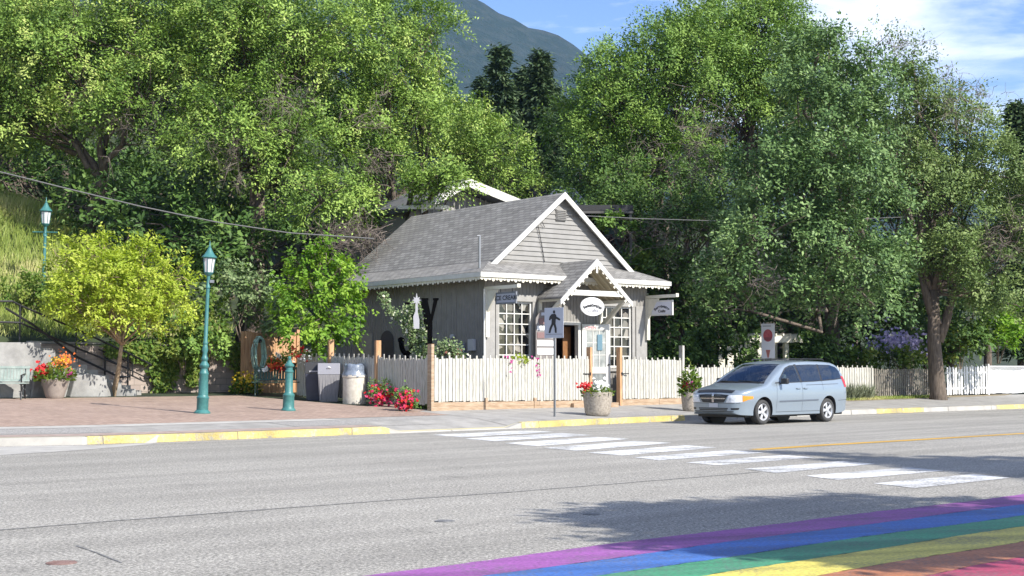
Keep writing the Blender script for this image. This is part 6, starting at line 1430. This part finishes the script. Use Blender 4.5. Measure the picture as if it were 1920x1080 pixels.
for _ in range(520): P.append(at(1685+rnd.gauss(0, 26), 645+rnd.gauss(0, 13), 60+rnd.gauss(0, .5))-o_)
blossoms(lv, P, .085, F_laven)
P2 = np.array([tuple(p+Vector((rnd.gauss(0, .2), 0, -.4-rnd.random()*.5))) for p in P*2]); leaf_object('foliage', P2, np.tile([0, -.5, .8], (len(P2), 1)), np.tile([0, 0, 1.], (len(P2), 1)), .2, .05, rg.uniform(0, 1, len(P2)), L_sage, lv)
# climbing rose over the letters
cr_ = empty('climbing_rose', G(790, 762)+Vector((-.2, .4, 0)), 0, 'sprawling cream-flowered climbing rose over the letters and fence corner', 'climbing plant'); o_ = cr_.location
P, Nn, D, T, BP = [], [], [], [], []; mb = MB()
for pts, rad, n_ in (([(715, 552), (735, 585), (760, 605), (785, 640), (795, 700)], 5.5, 900), ([(770, 590), (775, 620), (790, 650), (800, 690)], 10, 1500), ([(800, 680), (830, 650), (850, 655), (862, 668)], 8, 640), ([(795, 700), (775, 690), (745, 690)], 6, 260), ([(775, 575), (770, 600), (785, 625)], 9, 700), ([(795, 700), (790, 730), (770, 705)], 5, 160)):
    Q = [at(x, y, 40.6 if x > 740 else 41.2)-o_ for x, y in pts]; mb.path(Q, .012, 5); k = 40.6/F
    for _ in range(n_):
        j = rnd.randint(0, len(Q)-2); q = Q[j].lerp(Q[j+1], rnd.random()) + Vector((rnd.gauss(0, rad*k), rnd.gauss(0, .12), rnd.gauss(0, rad*k))); P.append(tuple(q)); Nn.append((.3, -.6, .8)); D.append((rnd.gauss(0, .6), rnd.gauss(0, .4), rnd.gauss(0, .5))); T.append(rnd.random())
        if rnd.random() < .035: BP.append(q+Vector((0, -.06, 0)))
leaf_object('leaves', np.array(P), np.array(Nn), np.array(D), .085, .06, np.array(T), L_sage, cr_); blossoms(cr_, BP, .045, F_cream); mb.build('stems', MATS['twig'], cr_)
Q = [Vector((rnd.gauss(0, .16), rnd.gauss(0, .1), rnd.gauss(0, .1)))+at(848, 668, 40.7)-o_ for _ in range(60)]; blossoms(cr_, Q, .05, leafmat('faded petals', [(.20, .07, .05), (.32, .14, .10)], .2), 'faded_blossoms')
# grass
def grass(name, poly, n, h, m, bend=.4, w_=.012):
    P, Nn, D, T = [], [], [], []; xs = [p[0] for p in poly]; ys = [p[1] for p in poly]
    def inside(x, y):
        c = False
        for i in range(len(poly)):
            (x1, y1), (x2, y2) = poly[i-1], poly[i]
            if (y1 > y) != (y2 > y) and x < (x2-x1)*(y-y1)/(y2-y1)+x1: c = not c
        return c
    while len(P) < n:
        x, y = rnd.uniform(min(xs), max(xs)), rnd.uniform(min(ys), max(ys))
        if inside(x, y): P.append((x, y, zg(x, y)-.02)); Nn.append((rnd.gauss(.4, .6), -.6, .8)); D.append((rnd.gauss(0, bend), rnd.gauss(0, bend), 1.6)); T.append(.5+.5*fbm(x*.6, y*.6)*.6+rnd.gauss(0, .15))
    return kind(leaf_object(name, np.array(P), np.array(Nn), np.array(D), h, w_, np.array(T), m), 'stuff')
a, b, c, d = rs(14, 42), rs(26.5, 42), rs(29, 60), rs(14, 60)
grass('bank_grass', [rs(12, 41), rs(27, 41), rs(33, 60), rs(14, 60)], 42000, .55, grassm, .35, .035)
fp = G(785, 766); grass('grass_tuft', [(fp.x-.5, fp.y-.15), (fp.x+.30, fp.y-.35), (fp.x+.33, fp.y+.2), (fp.x-.35, fp.y+.45)], 900, .16, lawnm, .5, .018)
grass('verge_grass', [tuple(line(1590, 28.9).xy), tuple(line(1745, 29.0).xy), tuple(line(1745, 29.7).xy), tuple(line(1560, 29.7).xy)], 3000, .12, grassm, .6, .02)
grass('weeds', [tuple(line(1575, 29.2).xy), tuple(line(1632, 29.2).xy), tuple(line(1632, 29.65).xy), tuple(line(1575, 29.65).xy)], 700, .55, leafmat('weed leaves', [(.10, .12, .07), (.2, .22, .14)], .2), .5, .05)
drape('bare_verge', [tuple(line(1590, 28.7).xy), tuple(line(1745, 28.9).xy), tuple(line(1880, 29.2).xy), tuple(line(1900, 29.75).xy), tuple(line(1560, 29.75).xy)], mat('dry verge', (.20, .155, .09), .95, (.30, .25, .16), 6, .4), .006, pix=False, cuts=2)
# trees on the near side of the road, outside the frame to the right, that shade the road
kind(MB().add([(*rs(19, 2.6), .0), (*rs(60, 2.6), .0), (*rs(60, -20), .0), (*rs(19, -20), .0), (*rs(19, 2.6), .12), (*rs(60, 2.6), .12), (*rs(60, -20), .12), (*rs(19, -20), .12)], FB+[(4, 5, 6, 7)][:0]).build('near_pavement', concrete))
def roadtree(base, lobes, label):
    b = Vector(base); e = empty('street_tree', b, 0, label, 'tree', 'roadside trees on the near side'); P, Nn, D, T, C = crown_points(lobes, 3.4, spr=4, lps=11, slen=.5)
    leaf_object('crown', P-np.array(b), Nn, D, .24, .13, T, L_green, e); mb = MB(); mb.path([(0, 0, 0), (0, 0, 2.4), (.1, 0, 4.5)], [.3, .24, .15], 10); mb.build('trunk', bark, e, smooth=True); mb = MB()
    for l in lobes: limb(mb, (.1, 0, 4.2), Vector(l[:3])-b, .12, .04, 6)
    mb.build('branches', bark, e)
def shadow_lobe(px, py, h, rx, ry, rz=None):
    Y = CH*F/(py-HY); X = (px-960)/F*Y; k = h/math.tan(R(SUN_EL)); n_ = math.hypot(SX, SY); return (X+SX/n_*k, Y+SY/n_*k, h, rx, ry, rz or min(rx, ry)*.8)
roadtree((13.2, 5.5, .12), [shadow_lobe(1330, 968, 6.6, .8, 1.0), shadow_lobe(1420, 985, 7, 1.2, 1.2), shadow_lobe(1620, 975, 7.2, 1.4, 1.5), shadow_lobe(1800, 960, 7.2, 1.2, 1.6), shadow_lobe(1250, 962, 6.2, .45, .4), shadow_lobe(1700, 1005, 7, 1.3, 1.0), shadow_lobe(1520, 1010, 6.4, 1.3, 1.0), shadow_lobe(1880, 1000, 7, 1.2, 1.1)], 'roadside tree right of the camera shading the rainbow crossing')
roadtree((17, 12.5, .12), [shadow_lobe(1610, 854, 8.2, .6, .3, .3), shadow_lobe(1720, 863, 8.4, .9, .5, .5), shadow_lobe(1850, 871, 8.5, 1.2, .9, .7), shadow_lobe(1990, 878, 8.8, 1.6, 1.4, 1.0), shadow_lobe(1480, 848, 8, .4, .12, .15), shadow_lobe(2200, 880, 9, 3, 2.4)], 'roadside tree further right shading the far lane')
# air: one even haze box, sky outside
hz = MB().bx((-3500, -450, -3), (4500, 2450, 470)).build('haze', None); kind(hz, 'stuff'); hm = bpy.data.materials.new('air haze'); hm.use_nodes = True; t = hm.node_tree; t.nodes.remove(t.nodes['Principled BSDF'])
pv = N(t, 'ShaderNodeVolumePrincipled'); pv.inputs['Color'].default_value = (.30, .52, 1, 1); pv.inputs['Density'].default_value = .00010; pv.inputs['Anisotropy'].default_value = .2; t.links.new(pv.outputs[0], t.nodes['Material Output'].inputs['Volume']); hz.data.materials.append(hm)
for o in bpy.data.objects:
    if o.type == 'MESH' and not o.data.materials: o.data.materials.append(concrete)
